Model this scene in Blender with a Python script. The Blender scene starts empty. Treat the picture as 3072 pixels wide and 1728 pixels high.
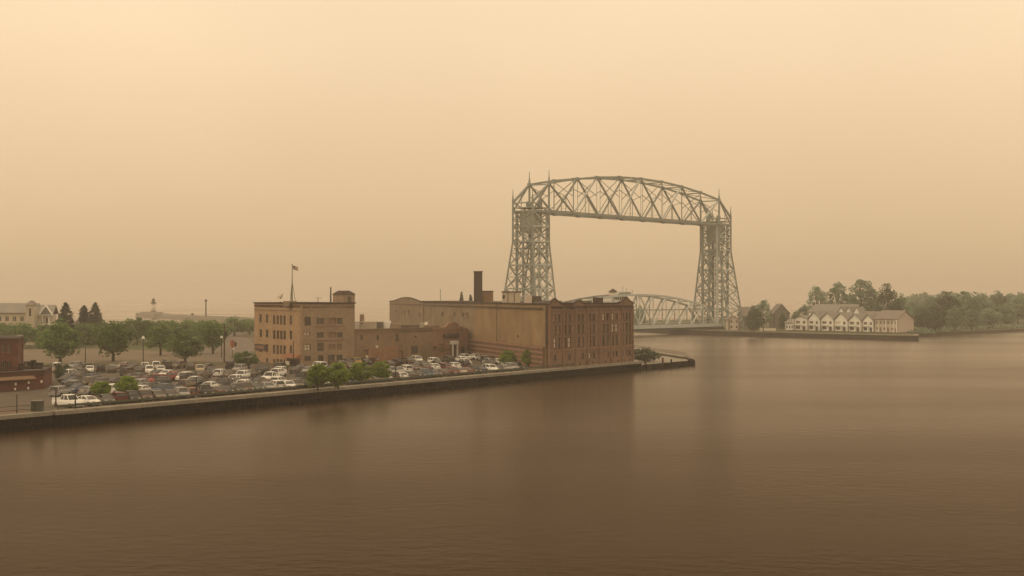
import bpy, bmesh, math, random
from mathutils import Vector, Matrix
random.seed(7)
R = math.radians
scene = bpy.context.scene
C = scene.collection

# ------------------------------------------------------------------ camera
F, CX, HY, CZ = 3420.0, 1288.0, 745.0, 17.5      # focal length, horizon and eye height (measured)
cam_d = bpy.data.cameras.new('camera'); cam = bpy.data.objects.new('camera', cam_d); C.objects.link(cam)
cam.location = (0, 0, CZ); cam.rotation_euler = (R(90) + math.atan(20.5 / F), 0, 0)
cam_d.sensor_width = 36; cam_d.lens = 36 * F / 2576; cam_d.clip_start = 0.5; cam_d.clip_end = 12000
scene.camera = cam
# ------------------------------------------------------------------ sky, sun, exposure
SUN_EL, SUN_AZ = 38.0, -105.0                      # sun behind smoke, to the left
world = bpy.data.worlds.new('World'); scene.world = world; world.use_nodes = True
nt = world.node_tree; nt.nodes.clear()
N = nt.nodes.new
wo = N('ShaderNodeOutputWorld'); bg = N('ShaderNodeBackground'); bg.inputs['Strength'].default_value = 0.1
sky = N('ShaderNodeTexSky'); sky.sky_type = 'NISHITA'; sky.sun_disc = False
sky.sun_elevation = R(SUN_EL); sky.sun_rotation = R(SUN_AZ); sky.dust_density = 8; sky.air_density = 2
tc = N('ShaderNodeTexCoord'); sep = N('ShaderNodeSeparateXYZ'); nt.links.new(tc.outputs['Generated'], sep.inputs[0])
ramp = N('ShaderNodeValToRGB'); ramp.color_ramp.interpolation = 'B_SPLINE'
e = ramp.color_ramp.elements
STOPS = [(0, .66, .45, .235), (.037, .76, .535, .30), (.075, .84, .60, .352), (.12, .915, .66, .40), (.165, 1.0, .735, .462), (.22, 1.07, .81, .52), (.5, 1.1, .82, .515), (1, 1.1, .825, .52)]
e[0].position = 0; e[1].position = 1
for p_, *_c in STOPS[1:-1]: e.new(p_)
for el, (p_, r_, g_, b_) in zip(sorted(e, key=lambda q: q.position), STOPS): el.color = (r_ / 1.2, g_ / 1.2, b_ / 1.2, 1)
mul = N('ShaderNodeVectorMath'); mul.operation = 'SCALE'; mul.inputs['Scale'].default_value = 12.2
mixw = N('ShaderNodeMix'); mixw.data_type = 'RGBA'; mixw.inputs[0].default_value = 0.95
nt.links.new(sep.outputs['Z'], ramp.inputs[0]); nt.links.new(ramp.outputs[0], mul.inputs[0])
nt.links.new(sky.outputs[0], mixw.inputs['A']); nt.links.new(mul.outputs[0], mixw.inputs['B'])
smk = N('ShaderNodeTexNoise'); smk.inputs['Scale'].default_value = 3.2; smk.inputs['Detail'].default_value = 3; smk.inputs['Roughness'].default_value = .45
smr = N('ShaderNodeMapRange'); smr.inputs[1].default_value = .3; smr.inputs[2].default_value = .7; smr.inputs[3].default_value = .955; smr.inputs[4].default_value = 1.045   # uneven smoke
smv = N('ShaderNodeVectorMath'); smv.operation = 'SCALE'
nt.links.new(tc.outputs['Generated'], smk.inputs[0]); nt.links.new(smk.outputs[0], smr.inputs[0]); nt.links.new(mixw.outputs['Result'], smv.inputs[0]); nt.links.new(smr.outputs[0], smv.inputs['Scale'])
nt.links.new(smv.outputs[0], bg.inputs[0]); nt.links.new(bg.outputs[0], wo.inputs[0])
sd = bpy.data.lights.new('sun', 'SUN'); sd.energy = 0.55; sd.angle = R(14); sd.color = (1, .76, .48)
sun = bpy.data.objects.new('sun', sd); C.objects.link(sun)
_d = Vector((math.sin(R(SUN_AZ)) * math.cos(R(SUN_EL)), math.cos(R(SUN_AZ)) * math.cos(R(SUN_EL)), math.sin(R(SUN_EL))))
sun.rotation_euler = (-_d).to_track_quat('-Z', 'Y').to_euler()
vs = scene.view_settings; vs.view_transform = 'Standard'; vs.look = 'None'; vs.exposure = 0.0; vs.gamma = 1
scene.render.engine = 'CYCLES'
cy = scene.cycles; cy.volume_bounces = 4; cy.max_bounces = 8; cy.diffuse_bounces = 3; cy.glossy_bounces = 3
scene.render.filter_size = 1.2; cy.use_denoising = True; cy.caustics_reflective = False; cy.caustics_refractive = False
HAZE_DENSITY, HAZE_COLOR, HAZE_TOP = 0.00038, (.975, .935, .885, 1), 84.0

# ------------------------------------------------------------------ helpers: pixels of the survey photo -> ground
def ray(px): return (px - CX) / F
def G(px, py, z=2.1):
    d = F * (CZ - z) / (py - HY); return Vector((ray(px) * d, d, z))
def PD(px, d, z=0.0): return Vector((ray(px) * d, d, z))
def ZY(py, d): return CZ - (py - HY) * d / F
def S2(v): return v * 2576 / 3072.0

# ------------------------------------------------------------------ materials
def mat(name, col, rough=.8, var=.18, scale=.6, bump=0.0, metal=0.0, spec=.3, stretch=None, fine=None, streak=0.0):
    if name not in ('white_paint', 'blind', 'pale', 'pale_trim', 'steel', 'steel_light', 'cream', 'lamp_clear'): col = tuple(c * .7 for c in col)
    m = bpy.data.materials.new(name); m.use_nodes = True; t = m.node_tree; p = t.nodes['Principled BSDF']
    p.inputs['Roughness'].default_value = rough; p.inputs['Metallic'].default_value = metal
    p.inputs['Specular IOR Level'].default_value = spec
    if var <= 0: p.inputs['Base Color'].default_value = (*col, 1); return m
    co = t.nodes.new('ShaderNodeTexCoord'); mp = t.nodes.new('ShaderNodeMapping')
    if stretch: mp.inputs['Scale'].default_value = stretch
    geo = t.nodes.new('ShaderNodeNewGeometry')
    t.links.new(geo.outputs['Position'], mp.inputs[0])
    n = t.nodes.new('ShaderNodeTexNoise'); n.inputs['Scale'].default_value = scale; n.inputs['Detail'].default_value = 8
    n.inputs['Roughness'].default_value = .65
    t.links.new(mp.outputs[0], n.inputs[0])
    cr = t.nodes.new('ShaderNodeValToRGB'); cr.color_ramp.elements[0].position = .3; cr.color_ramp.elements[1].position = .72
    cr.color_ramp.elements[0].color = (*[c * (1 - var) for c in col], 1)
    cr.color_ramp.elements[1].color = (*[min(1, c * (1 + var)) for c in col], 1)
    t.links.new(n.outputs[0], cr.inputs[0]); out = cr.outputs[0]
    if fine or streak:
        n2 = t.nodes.new('ShaderNodeTexNoise'); n2.inputs['Detail'].default_value = 5
        mp2 = t.nodes.new('ShaderNodeMapping'); t.links.new(geo.outputs['Position'], mp2.inputs[0])
        if streak: mp2.inputs['Scale'].default_value = (1.3, 1.3, .09); n2.inputs['Scale'].default_value = 1.0
        else: n2.inputs['Scale'].default_value = fine
        t.links.new(mp2.outputs[0], n2.inputs[0])
        r2 = t.nodes.new('ShaderNodeMapRange'); r2.inputs[1].default_value = .3; r2.inputs[2].default_value = .7
        k = streak or .15
        r2.inputs[3].default_value = 1 - k; r2.inputs[4].default_value = 1 + k
        t.links.new(n2.outputs[0], r2.inputs[0])
        mm = t.nodes.new('ShaderNodeVectorMath'); mm.operation = 'SCALE'
        t.links.new(out, mm.inputs[0]); t.links.new(r2.outputs[0], mm.inputs['Scale']); out = mm.outputs[0]
    t.links.new(out, p.inputs['Base Color'])
    if bump:
        b = t.nodes.new('ShaderNodeBump'); b.inputs['Strength'].default_value = bump; b.inputs['Distance'].default_value = .05
        t.links.new(n.outputs[0], b.inputs['Height']); t.links.new(b.outputs[0], p.inputs['Normal'])
    return m

M = {}
M['asphalt'] = mat('asphalt', (.135, .11, .085), .9, .22, .12, fine=.9)
M['old_paving'] = mat('old_paving', (.20, .135, .095), .9, .2, .15, fine=.7)
M['beige_paving'] = mat('beige_paving', (.22, .175, .125), .9, .14, .08, fine=.6)
M['road'] = mat('road', (.20, .165, .135), .9, .14, .1, fine=.6)
M['grass'] = mat('grass', (.11, .125, .05), 1, .3, .3, fine=2)
M['earth'] = mat('earth', (.16, .13, .085), 1, .3, .05, fine=.5)
M['concrete'] = mat('concrete', (.38, .35, .29), .9, .2, .3, fine=2)
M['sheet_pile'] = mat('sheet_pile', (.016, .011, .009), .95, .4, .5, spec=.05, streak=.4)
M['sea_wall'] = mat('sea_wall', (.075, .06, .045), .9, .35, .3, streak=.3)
M['tan_wall'] = mat('tan_wall', (.39, .265, .15), .9, .2, .07, fine=.25)
M['dull_wall'] = mat('dull_wall', (.32, .245, .17), .9, .14, .1, fine=.4)
M['tan_brick_lit'] = mat('tan_brick_lit', (.50, .335, .21), .9, .13, .25, fine=1.5)  # sunlit tone of the corner building's left face, put into the brick colour
M['grey_brick'] = mat('grey_brick', (.42, .31, .215), .9, .13, .25, fine=1.5)
M['brown_brick'] = mat('brown_brick', (.30, .185, .13), .9, .2, .18, fine=1.2)
M['lower_brick'] = mat('lower_brick', (.23, .135, .095), .9, .2, .2, fine=1.2)
M['link_wall'] = mat('link_wall', (.37, .265, .175), .9, .14, .2, fine=1.2)
M['orange_brick'] = mat('orange_brick', (.44, .255, .15), .9, .14, .3, fine=1.2)
M['red_brick'] = mat('red_brick', (.19, .075, .055), .9, .2, .4, fine=2)
M['pink_brick'] = mat('pink_brick', (.42, .26, .19), .9, .15, .3, fine=2)
M['dark_trim'] = mat('dark_trim', (.075, .05, .04), .8, .2, 1)
M['roof_tar'] = mat('roof_tar', (.15, .125, .10), .9, .2, .3)
M['cream'] = mat('cream', (.5, .44, .35), .8, .08, .4)
M['pale'] = mat('pale', (.84, .83, .79), .8, .06, .3)
M['pale_trim'] = mat('pale_trim', (.88, .88, .84), .8, .05, .5)
M['pink_siding'] = mat('pink_siding', (.82, .72, .63), .85, .06, .3)
M['grey_siding'] = mat('grey_siding', (.25, .24, .22), .85, .1, .3)
M['shingle'] = mat('shingle', (.34, .325, .30), .9, .16, .6)
M['shingle_brown'] = mat('shingle_brown', (.33, .295, .265), .9, .16, .6)
M['frame_tan'] = mat('frame_tan', (.30, .23, .15), .7, .1, 1)
M['frame_dark'] = mat('frame_dark', (.06, .045, .035), .6, .1, 1)
M['frame_pale'] = mat('frame_pale', (.6, .54, .43), .7, .05, 1)
M['glass'] = mat('glass', (.04, .036, .032), .12, 0, spec=.5)
M['glass_grey'] = mat('glass_grey', (.15, .125, .10), .2, .2, .8, spec=.5)
M['blind'] = mat('blind', (.62, .55, .44), .6, .05, 1)
M['board'] = mat('board', (.36, .23, .14), .8, .1, 1)
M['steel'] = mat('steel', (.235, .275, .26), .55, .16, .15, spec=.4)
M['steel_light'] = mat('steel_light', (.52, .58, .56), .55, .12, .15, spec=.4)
M['counterweight'] = mat('counterweight', (.5, .56, .48), .85, .1, .2, streak=.1)
M['chimney_steel'] = mat('chimney_steel', (.10, .075, .065), .6, .12, .3, streak=.15)
M['metal_grey'] = mat('metal_grey', (.22, .2, .17), .5, .15, .8, metal=.3)
M['white_paint'] = mat('white_paint', (.74, .69, .58), .6, .05, 1)
M['post_brown'] = mat('post_brown', (.10, .07, .04), .8, .15, 1)
M['post_dark'] = mat('post_dark', (.045, .035, .03), .6, .1, 1)
M['orange_cloth'] = mat('orange_cloth', (.55, .16, .07), .8, .1, 1)
M['awning_orange'] = mat('awning_orange', (.36, .16, .085), .8, .1, 1)
M['sign_dark'] = mat('sign_dark', (.07, .05, .045), .6, .1, 1)
M['trunk'] = mat('trunk', (.07, .05, .035), .95, .25, 2)
M['tyre'] = mat('tyre', (.014, .013, .012), .85, 0)
M['rim'] = mat('rim', (.25, .24, .22), .4, 0, metal=.6)
M['car_glass'] = mat('car_glass', (.018, .017, .016), .08, 0, spec=.6)
M['lamp_red'] = mat('lamp_red', (.25, .02, .015), .3, 0)
M['lamp_clear'] = mat('lamp_clear', (.6, .58, .5), .2, 0)
M['rail_teal'] = mat('rail_teal', (.10, .115, .085), .7, .15, 1)
M['yellow_paint'] = mat('yellow_paint', (.36, .31, .17), .9, .2, 2)
M['stripe_paint'] = mat('stripe_paint', (.42, .38, .3), .9, .25, 2)
M['flag_red'] = mat('flag_red', (.32, .07, .05), .8, 0)
M['flag_blue'] = mat('flag_blue', (.035, .04, .08), .8, 0)

def leaf_mat(name, a, b):
    m = bpy.data.materials.new(name); m.use_nodes = True; t = m.node_tree; p = t.nodes['Principled BSDF']
    p.inputs['Roughness'].default_value = .7; p.inputs['Specular IOR Level'].default_value = .25
    g = t.nodes.new('ShaderNodeNewGeometry'); oi = t.nodes.new('ShaderNodeObjectInfo')
    n = t.nodes.new('ShaderNodeTexNoise'); n.inputs['Scale'].default_value = .55
    t.links.new(g.outputs['Position'], n.inputs[0])
    ad = t.nodes.new('ShaderNodeMath'); ad.operation = 'MULTIPLY_ADD'; ad.inputs[1].default_value = .5
    sb = t.nodes.new('ShaderNodeMath'); sb.operation = 'MULTIPLY_ADD'; sb.inputs[1].default_value = 1.5; sb.inputs[2].default_value = -.5
    t.links.new(n.outputs[0], sb.inputs[0])
    t.links.new(g.outputs['Random Per Island'], ad.inputs[0]); t.links.new(sb.outputs[0], ad.inputs[2])
    mx = t.nodes.new('ShaderNodeMix'); mx.data_type = 'RGBA'
    mx.inputs['A'].default_value = (*a, 1); mx.inputs['B'].default_value = (*b, 1)
    t.links.new(ad.outputs[0], mx.inputs[0])
    hs = t.nodes.new('ShaderNodeHueSaturation')
    mr = t.nodes.new('ShaderNodeMapRange'); mr.inputs[3].default_value = .8; mr.inputs[4].default_value = 1.2
    t.links.new(oi.outputs['Random'], mr.inputs[0]); t.links.new(mr.outputs[0], hs.inputs['Value'])
    t.links.new(mx.outputs['Result'], hs.inputs['Color']); t.links.new(hs.outputs[0], p.inputs['Base Color'])
    tr = t.nodes.new('ShaderNodeBsdfTranslucent'); t.links.new(hs.outputs[0], tr.inputs['Color'])
    ms = t.nodes.new('ShaderNodeMixShader'); ms.inputs[0].default_value = .42
    o = t.nodes['Material Output']
    t.links.new(p.outputs[0], ms.inputs[1]); t.links.new(tr.outputs[0], ms.inputs[2]); t.links.new(ms.outputs[0], o.inputs[0])
    return m
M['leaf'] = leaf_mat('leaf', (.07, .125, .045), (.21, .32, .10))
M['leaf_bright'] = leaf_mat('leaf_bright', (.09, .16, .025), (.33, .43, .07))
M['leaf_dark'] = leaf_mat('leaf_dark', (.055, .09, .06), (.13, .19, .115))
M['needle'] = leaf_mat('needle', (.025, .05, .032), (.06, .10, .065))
M['leaf_far_hazed'] = leaf_mat('leaf_far_hazed', (.17, .25, .185), (.31, .42, .29))  # paler, cooler green: part of the distance haze is put into the leaves

# water: dark brown harbour water with a light chop
wm = bpy.data.materials.new('water'); wm.use_nodes = True; t = wm.node_tree; p = t.nodes['Principled BSDF']
p.inputs['Base Color'].default_value = (.075, .042, .018, 1); p.inputs['Roughness'].default_value = .2; p.inputs['Specular IOR Level'].default_value = .3; p.inputs['IOR'].default_value = 1.333
g = t.nodes.new('ShaderNodeNewGeometry')
def wave(scale, sx, sy, det):
    mp = t.nodes.new('ShaderNodeMapping'); mp.inputs['Scale'].default_value = (sx, sy, 1); mp.inputs['Rotation'].default_value = (0, 0, .35)
    t.links.new(g.outputs['Position'], mp.inputs[0])
    n = t.nodes.new('ShaderNodeTexNoise'); n.inputs['Scale'].default_value = scale; n.inputs['Detail'].default_value = det
    t.links.new(mp.outputs[0], n.inputs[0]); return n
n1 = wave(.5, 1, 1.4, 8); n2 = wave(.03, 1, 1.5, 3)
b1 = t.nodes.new('ShaderNodeBump'); b1.inputs['Distance'].default_value = .32
mrw = t.nodes.new('ShaderNodeMapRange'); mrw.inputs[1].default_value = .35; mrw.inputs[2].default_value = .65
mrw.inputs[3].default_value = .06; mrw.inputs[4].default_value = .26          # calmer and rougher patches
t.links.new(n2.outputs[0], mrw.inputs[0]); t.links.new(mrw.outputs[0], b1.inputs['Strength'])
t.links.new(n1.outputs[0], b1.inputs['Height'])
df = t.nodes.new('ShaderNodeBsdfDiffuse'); df.inputs['Color'].default_value = (.036, .0165, .0035, 1)
gl = t.nodes.new('ShaderNodeBsdfAnisotropic'); gl.inputs['Roughness'].default_value = .2; gl.inputs['Color'].default_value = (1, .945, .86, 1)
frs = t.nodes.new('ShaderNodeFresnel'); frs.inputs['IOR'].default_value = 1.333
pw = t.nodes.new('ShaderNodeMath'); pw.operation = 'POWER'; pw.inputs[1].default_value = 2.0      # waves tilt away: weaker mirror at middle angles
msw = t.nodes.new('ShaderNodeMixShader')
for n_ in (df, gl, frs): t.links.new(b1.outputs[0], n_.inputs['Normal'])
pm = t.nodes.new('ShaderNodeMath'); pm.operation = 'MULTIPLY'; pm.inputs[1].default_value = .72
n3 = wave(.009, .5, 1.6, 4); mr3 = t.nodes.new('ShaderNodeMapRange'); mr3.inputs[1].default_value = .3; mr3.inputs[2].default_value = .7; mr3.inputs[3].default_value = .54; mr3.inputs[4].default_value = .88   # wind patches
t.links.new(n3.outputs[0], mr3.inputs[0]); t.links.new(mr3.outputs[0], pm.inputs[1])
t.links.new(frs.outputs[0], pw.inputs[0]); t.links.new(pw.outputs[0], pm.inputs[0]); t.links.new(pm.outputs[0], msw.inputs[0]); t.links.new(df.outputs[0], msw.inputs[1]); t.links.new(gl.outputs[0], msw.inputs[2])
t.links.new(msw.outputs[0], t.nodes['Material Output'].inputs[0])
M['water'] = wm

# ------------------------------------------------------------------ object helpers
XF = {}                                              # matrix of every top-level thing
def tag(o, label=None, cat=None, group=None, kind=None):
    if label: o['label'] = label
    if cat: o['category'] = cat
    if group: o['group'] = group
    if kind: o['kind'] = kind
    return o
def thing(name, loc, label, cat, group=None, rz=0.0, scale=1.0):
    o = bpy.data.objects.new(name, None); C.objects.link(o); o.empty_display_size = .5
    o.location = loc; o.rotation_euler = (0, 0, rz)
    if isinstance(scale, (int, float)): scale = (scale,) * 3
    o.scale = scale
    XF[o] = Matrix.LocRotScale(Vector(loc), Matrix.Rotation(rz, 3, 'Z'), Vector(scale))
    return tag(o, label, cat, group)
def link(name, me, parent=None, mw=None, world=True):
    """link mesh data; mw is a world matrix (or a local one when world is False)"""
    o = bpy.data.objects.new(name, me); C.objects.link(o)
    mw = mw or Matrix()
    if parent:
        o.parent = parent
        if world: mw = XF[parent].inverted() @ mw
    o.matrix_basis = mw
    return o
class MB:
    def __init__(s): s.v = []; s.f = []; s.mi = []
    def quad(s, *pts, mi=0):
        b = len(s.v); s.v += [tuple(q) for q in pts]; s.f.append(tuple(range(b, b + len(pts)))); s.mi.append(mi)
    def box(s, lo, hi, mi=0):
        x0, y0, z0 = lo; x1, y1, z1 = hi; b = len(s.v)
        s.v += [(x0, y0, z0), (x1, y0, z0), (x1, y1, z0), (x0, y1, z0), (x0, y0, z1), (x1, y0, z1), (x1, y1, z1), (x0, y1, z1)]
        s.f += [tuple(b + i for i in q) for q in ((0, 3, 2, 1), (4, 5, 6, 7), (0, 1, 5, 4), (1, 2, 6, 5), (2, 3, 7, 6), (3, 0, 4, 7))]
        s.mi += [mi] * 6
    def prism(s, poly, z0, z1, mi=0):
        n = len(poly); b = len(s.v)
        s.v += [(q[0], q[1], z0) for q in poly] + [(q[0], q[1], z1) for q in poly]
        s.f.append(tuple(b + i for i in reversed(range(n)))); s.f.append(tuple(b + n + i for i in range(n)))
        for i in range(n): j = (i + 1) % n; s.f.append((b + i, b + j, b + n + j, b + n + i))
        s.mi += [mi] * (n + 2)
    def beam(s, a, q, w, h=None, mi=0):
        a = Vector(a); q = Vector(q); h = h or w; d = (q - a).normalized()
        up = Vector((0, 0, 1)) if abs(d.z) < .95 else Vector((0, 1, 0))
        sx = d.cross(up).normalized() * w / 2; sz = sx.cross(d).normalized() * h / 2
        b = len(s.v)
        s.v += [tuple(a + i * sx + j * sz) for i, j in ((-1, -1), (1, -1), (1, 1), (-1, 1))]
        s.v += [tuple(q + i * sx + j * sz) for i, j in ((-1, -1), (1, -1), (1, 1), (-1, 1))]
        s.f += [tuple(b + i for i in k) for k in ((0, 3, 2, 1), (4, 5, 6, 7), (0, 1, 5, 4), (1, 2, 6, 5), (2, 3, 7, 6), (3, 0, 4, 7))]
        s.mi += [mi] * 6
    def ring(s, secs, closed=True, cap=True, mi=0):
        """loft a list of equal-length rings"""
        n = len(secs[0]); b = len(s.v)
        for r in secs: s.v += [tuple(q) for q in r]
        for k in range(len(secs) - 1):
            for i in range(n):
                j = (i + 1) % n
                s.f.append((b + k * n + i, b + k * n + j, b + (k + 1) * n + j, b + (k + 1) * n + i)); s.mi.append(mi)
        if cap:
            s.f.append(tuple(b + i for i in reversed(range(n)))); s.f.append(tuple(b + (len(secs) - 1) * n + i for i in range(n))); s.mi += [mi] * 2
    def cyl(s, c, r0, r1, z0, z1, n=10, mi=0):
        f = lambda r, z: [(c[0] + r * math.cos(2 * math.pi * i / n), c[1] + r * math.sin(2 * math.pi * i / n), z) for i in range(n)]
        s.ring([f(r0, z0), f(max(r1, .001), z1)], mi=mi)
    def mesh(s, name, *mats, smooth=False):
        me = bpy.data.meshes.new(name); me.from_pydata(s.v, [], s.f)
        for m in mats: me.materials.append(M[m] if isinstance(m, str) else m)
        if len(mats) > 1: me.polygons.foreach_set('material_index', s.mi)
        if smooth: me.polygons.foreach_set('use_smooth', [True] * len(me.polygons))
        bm = bmesh.new(); bm.from_mesh(me); bmesh.ops.recalc_face_normals(bm, faces=bm.faces); bm.to_mesh(me); bm.free()
        me.update(); return me
    def build(s, name, m, parent=None, smooth=False):
        return link(name, s.mesh(name, m, smooth=smooth), parent)
def structure(name, mb, m): return tag(mb.build(name, m), kind='structure')
_cube = {}
def beam(parent, name, a, b, w, m, h=None):
    """one straight member as an object of its own, all sharing one unit mesh per material"""
    if m not in _cube:
        mb = MB(); mb.box((-.5, -.5, 0), (.5, .5, 1)); _cube[m] = mb.mesh('member_' + m, m)
    a = Vector(a); b = Vector(b); d = b - a; L = d.length; d.normalize()
    up = Vector((0, 0, 1)) if abs(d.z) < .98 else Vector((0, 1, 0))
    x = up.cross(d).normalized(); y = d.cross(x)
    rot = Matrix((x, y, d)).transposed()
    return link(name, _cube[m], parent, Matrix.LocRotScale(a, rot, Vector((w, h or w, L))))
def boxpart(parent, name, lo, hi, m):
    mb = MB(); mb.box(lo, hi); return mb.build(name, m, parent)

# ------------------------------------------------------------------ the setting: water and land
mb = MB(); mb.quad((-4000, -350, 0), (4000, -350, 0), (4000, 7000, 0), (-4000, 7000, 0)); structure('water', mb, 'water')
U = Vector((.549, .836, 0)); U.normalize(); V = Vector((-U.y, U.x, 0)); Q0 = Vector((-65, 173.5, 0))
W_ = Vector((-.47, .88, 0)).normalized()             # the street grid's other direction
def Q(u, v=0, z=0): q = Q0 + U * u + V * v; return Vector((q.x, q.y, z))
Z0 = 2.1
def slab(name, pts, z0, z1, m):
    mb = MB(); mb.prism(pts, z0, z1); return structure(name, mb, m)
north = [Q(-70, .6), Q(174.6, .6), Q(174.6, 13), (30, 400), (22, 556), (-22, 640), (-90, 700), (-200, 742), (-420, 765), (-900, 800), (-900, 120)]
slab('ground', [(q[0], q[1]) for q in north], -.6, Z0, 'earth')
def sheet(name, pts, z, m):
    mb = MB(); mb.prism([(q[0], q[1]) for q in pts], z - .004, z); return structure(name, mb, m)
sheet('car_park', [Q(8, 2.6), Q(150, 2.6), Q(150, 3.2), PD(1370, 288), PD(1165, 352), PD(900, 330), PD(640, 330), G(500, 913), G(60, 918), Q(8, 60)], Z0 + .012, 'asphalt')
sheet('parking_apron', [Q(-65, 2.2), Q(7.9, 2.2), Q(7.9, 62), Q(-40, 70)], Z0 + .012, 'old_paving')
sheet('beige_lot', [G(-60, 915), G(60, 917), G(300, 913), G(560, 911), G(560, 893), G(430, 886), G(300, 878), G(120, 878), G(-60, 878)], Z0 + .016, 'beige_paving')
sheet('street', [G(560, 912), G(640, 916), PD(640, 318), G(640, 865), G(600, 835), G(560, 835), G(500, 872), G(480, 888)], Z0 + .02, 'road')
sheet('grass_strip', [G(60, 922), G(300, 918.5), G(500, 915), G(620, 922), G(620, 918), G(500, 911.5), G(300, 913.5), G(60, 916)], Z0 + .03, 'grass')
sheet('lawn', [G(-60, 877), G(300, 877), G(440, 884), G(500, 871), G(560, 834), (-200, 735), (-420, 755), (-700, 770)], Z0 + .014, 'grass')
sheet('quay_verge', [Q(9, 1.2), Q(148, 1.2), Q(148, 2.5), Q(9, 2.5)], Z0 + .02, 'grass')
sheet('lot_verge', [G(760, 950), G(830, 935), G(990, 925), G(1000, 933), G(850, 962), G(790, 975)], Z0 + .03, 'grass')
south = [(60, 668), (76, 632), (108.7, 581), (158, 530), (163, 548), (172, 590), (190, 612), (256, 682), (300, 717), (420, 832), (600, 962), (1100, 1450), (1500, 2000), (1200, 2050), (600, 1400), (200, 960), (0, 830), (-60, 772)]
slab('spit_ground', south, -.6, 1.9, 'earth')
sheet('spit_lawn', [(80, 645), (112, 590), (156, 548), (166, 590), (186, 616), (252, 686), (420, 838), (600, 970), (600, 1300), (200, 940), (0, 815)], 1.93, 'grass')
# south quay wall along the spit
def wall_run(name, pts, z0, z1, th, m, label, cat):
    o = thing(name, (*pts[0], 0), label, cat)
    for i in range(len(pts) - 1):
        a = Vector((*pts[i], 0)); b = Vector((*pts[i + 1], 0)); d = (b - a).normalized(); n = Vector((d.y, -d.x, 0))
        mb = MB(); q = [a, b, b + n * th, a + n * th]; mb.prism([(v.x, v.y) for v in q], z0, z1); mb.build('wall_face', m, o)
        mb = MB(); q = [a - n * 1.2, b - n * 1.2, b + n * (th + .15), a + n * (th + .15)]; mb.prism([(v.x, v.y) for v in q], z1 + .003, z1 + .3); mb.build('coping', 'concrete', o)
    return o
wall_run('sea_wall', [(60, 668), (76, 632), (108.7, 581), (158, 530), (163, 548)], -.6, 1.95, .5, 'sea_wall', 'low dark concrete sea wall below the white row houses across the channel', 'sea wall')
# riprap-like shore bank further right
wall_run('shore_bank', [(172, 590), (190, 612), (256, 682), (300, 717), (420, 832)], -.6, 1.2, 2.2, 'earth', 'brown earth shore bank under the trees on the far right', 'shore bank')
# near quay wall: corrugated sheet piling with a concrete cap
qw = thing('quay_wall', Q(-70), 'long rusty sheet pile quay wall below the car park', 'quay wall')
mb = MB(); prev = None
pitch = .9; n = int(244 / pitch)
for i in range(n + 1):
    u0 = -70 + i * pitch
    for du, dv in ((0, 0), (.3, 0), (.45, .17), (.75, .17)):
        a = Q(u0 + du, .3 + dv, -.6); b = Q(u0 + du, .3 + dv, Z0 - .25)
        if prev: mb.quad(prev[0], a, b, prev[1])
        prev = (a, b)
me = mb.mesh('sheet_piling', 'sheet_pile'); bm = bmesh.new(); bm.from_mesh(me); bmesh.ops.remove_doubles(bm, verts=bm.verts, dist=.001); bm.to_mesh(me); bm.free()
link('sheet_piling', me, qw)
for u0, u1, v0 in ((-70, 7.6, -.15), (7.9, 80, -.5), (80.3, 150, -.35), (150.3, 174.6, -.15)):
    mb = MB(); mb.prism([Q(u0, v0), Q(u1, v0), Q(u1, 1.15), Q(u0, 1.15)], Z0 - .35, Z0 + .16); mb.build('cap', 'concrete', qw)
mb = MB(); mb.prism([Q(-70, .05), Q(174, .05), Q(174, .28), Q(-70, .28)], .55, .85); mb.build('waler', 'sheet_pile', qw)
# pier head beyond the brick building
ZP = 1.25
pier = [Q(174.7, .5), Q(200, .5), (45, 351.5), (36, 414), (30.2, 400), Q(174.7, 12.9)]
slab('pier_head', [(q[0], q[1]) for q in pier], -.6, ZP, 'concrete')
sheet('quay_walk', [Q(140, 1.2), Q(174.5, 1.2), Q(174.5, 2.2), Q(140, 2.2)], Z0 + .024, 'concrete')
ph = thing('pier_head_wall', (45, 345, 0), 'dark timber faced pier head wall at the tip of the quay', 'pier wall')
mb = MB(); mb.prism([Q(174.7, -.2), Q(202, -.2), (46.6, 352.5), (45.4, 352), Q(200.2, .25), Q(174.7, .25)], -.6, ZP + .12); mb.build('timber_face', 'sheet_pile', ph)
for k in range(9):
    q = Q(175.6 + k * 3.2, -.4); mb = MB(); mb.cyl((q.x, q.y), .22, .2, -.6, ZP + (.9 if k == 4 else .2), 8); mb.build('pile', 'sheet_pile', ph)
wall_run('canal_rail_wall', [(45.3, 352.5), (36, 415), (22, 556)], -.6, ZP + .35, .5, 'concrete', 'low concrete canal wall running back from the pier head', 'canal wall')
# lake breakwater
def lerp(a, b, t): return a + (b - a) * t
bw = thing('breakwater', (-22, 640, 0), 'long concrete breakwater reaching out into the hazy lake', 'breakwater')
BA, BB = Vector((-24, 640, 0)), Vector((-301, 1112, 0)); bd = (BB - BA).normalized(); bn = Vector((-bd.y, bd.x, 0))
mb = MB(); mb.prism([(q.x, q.y) for q in (BA + bn * 4, BA - bn * 4, BB - bn * 4, BB + bn * 4)], -.6, 2.4); mb.build('lower_step', 'concrete', bw)
mb = MB(); mb.prism([(q.x, q.y) for q in (BA + bn * 1.2, BA - bn * 3.6, BB - bn * 3.6, BB + bn * 1.2)], 2.403, 3.5); mb.build('upper_step', 'concrete', bw)
mb = MB(); c0 = BB - bd * 52; mb.prism([(q.x, q.y) for q in (c0 + bn * 6, c0 - bn * 6, BB + bd * 3 - bn * 6, BB + bd * 5, BB + bd * 3 + bn * 6)], -.61, 3.9); mb.build('head_block', 'concrete', bw)
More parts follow.
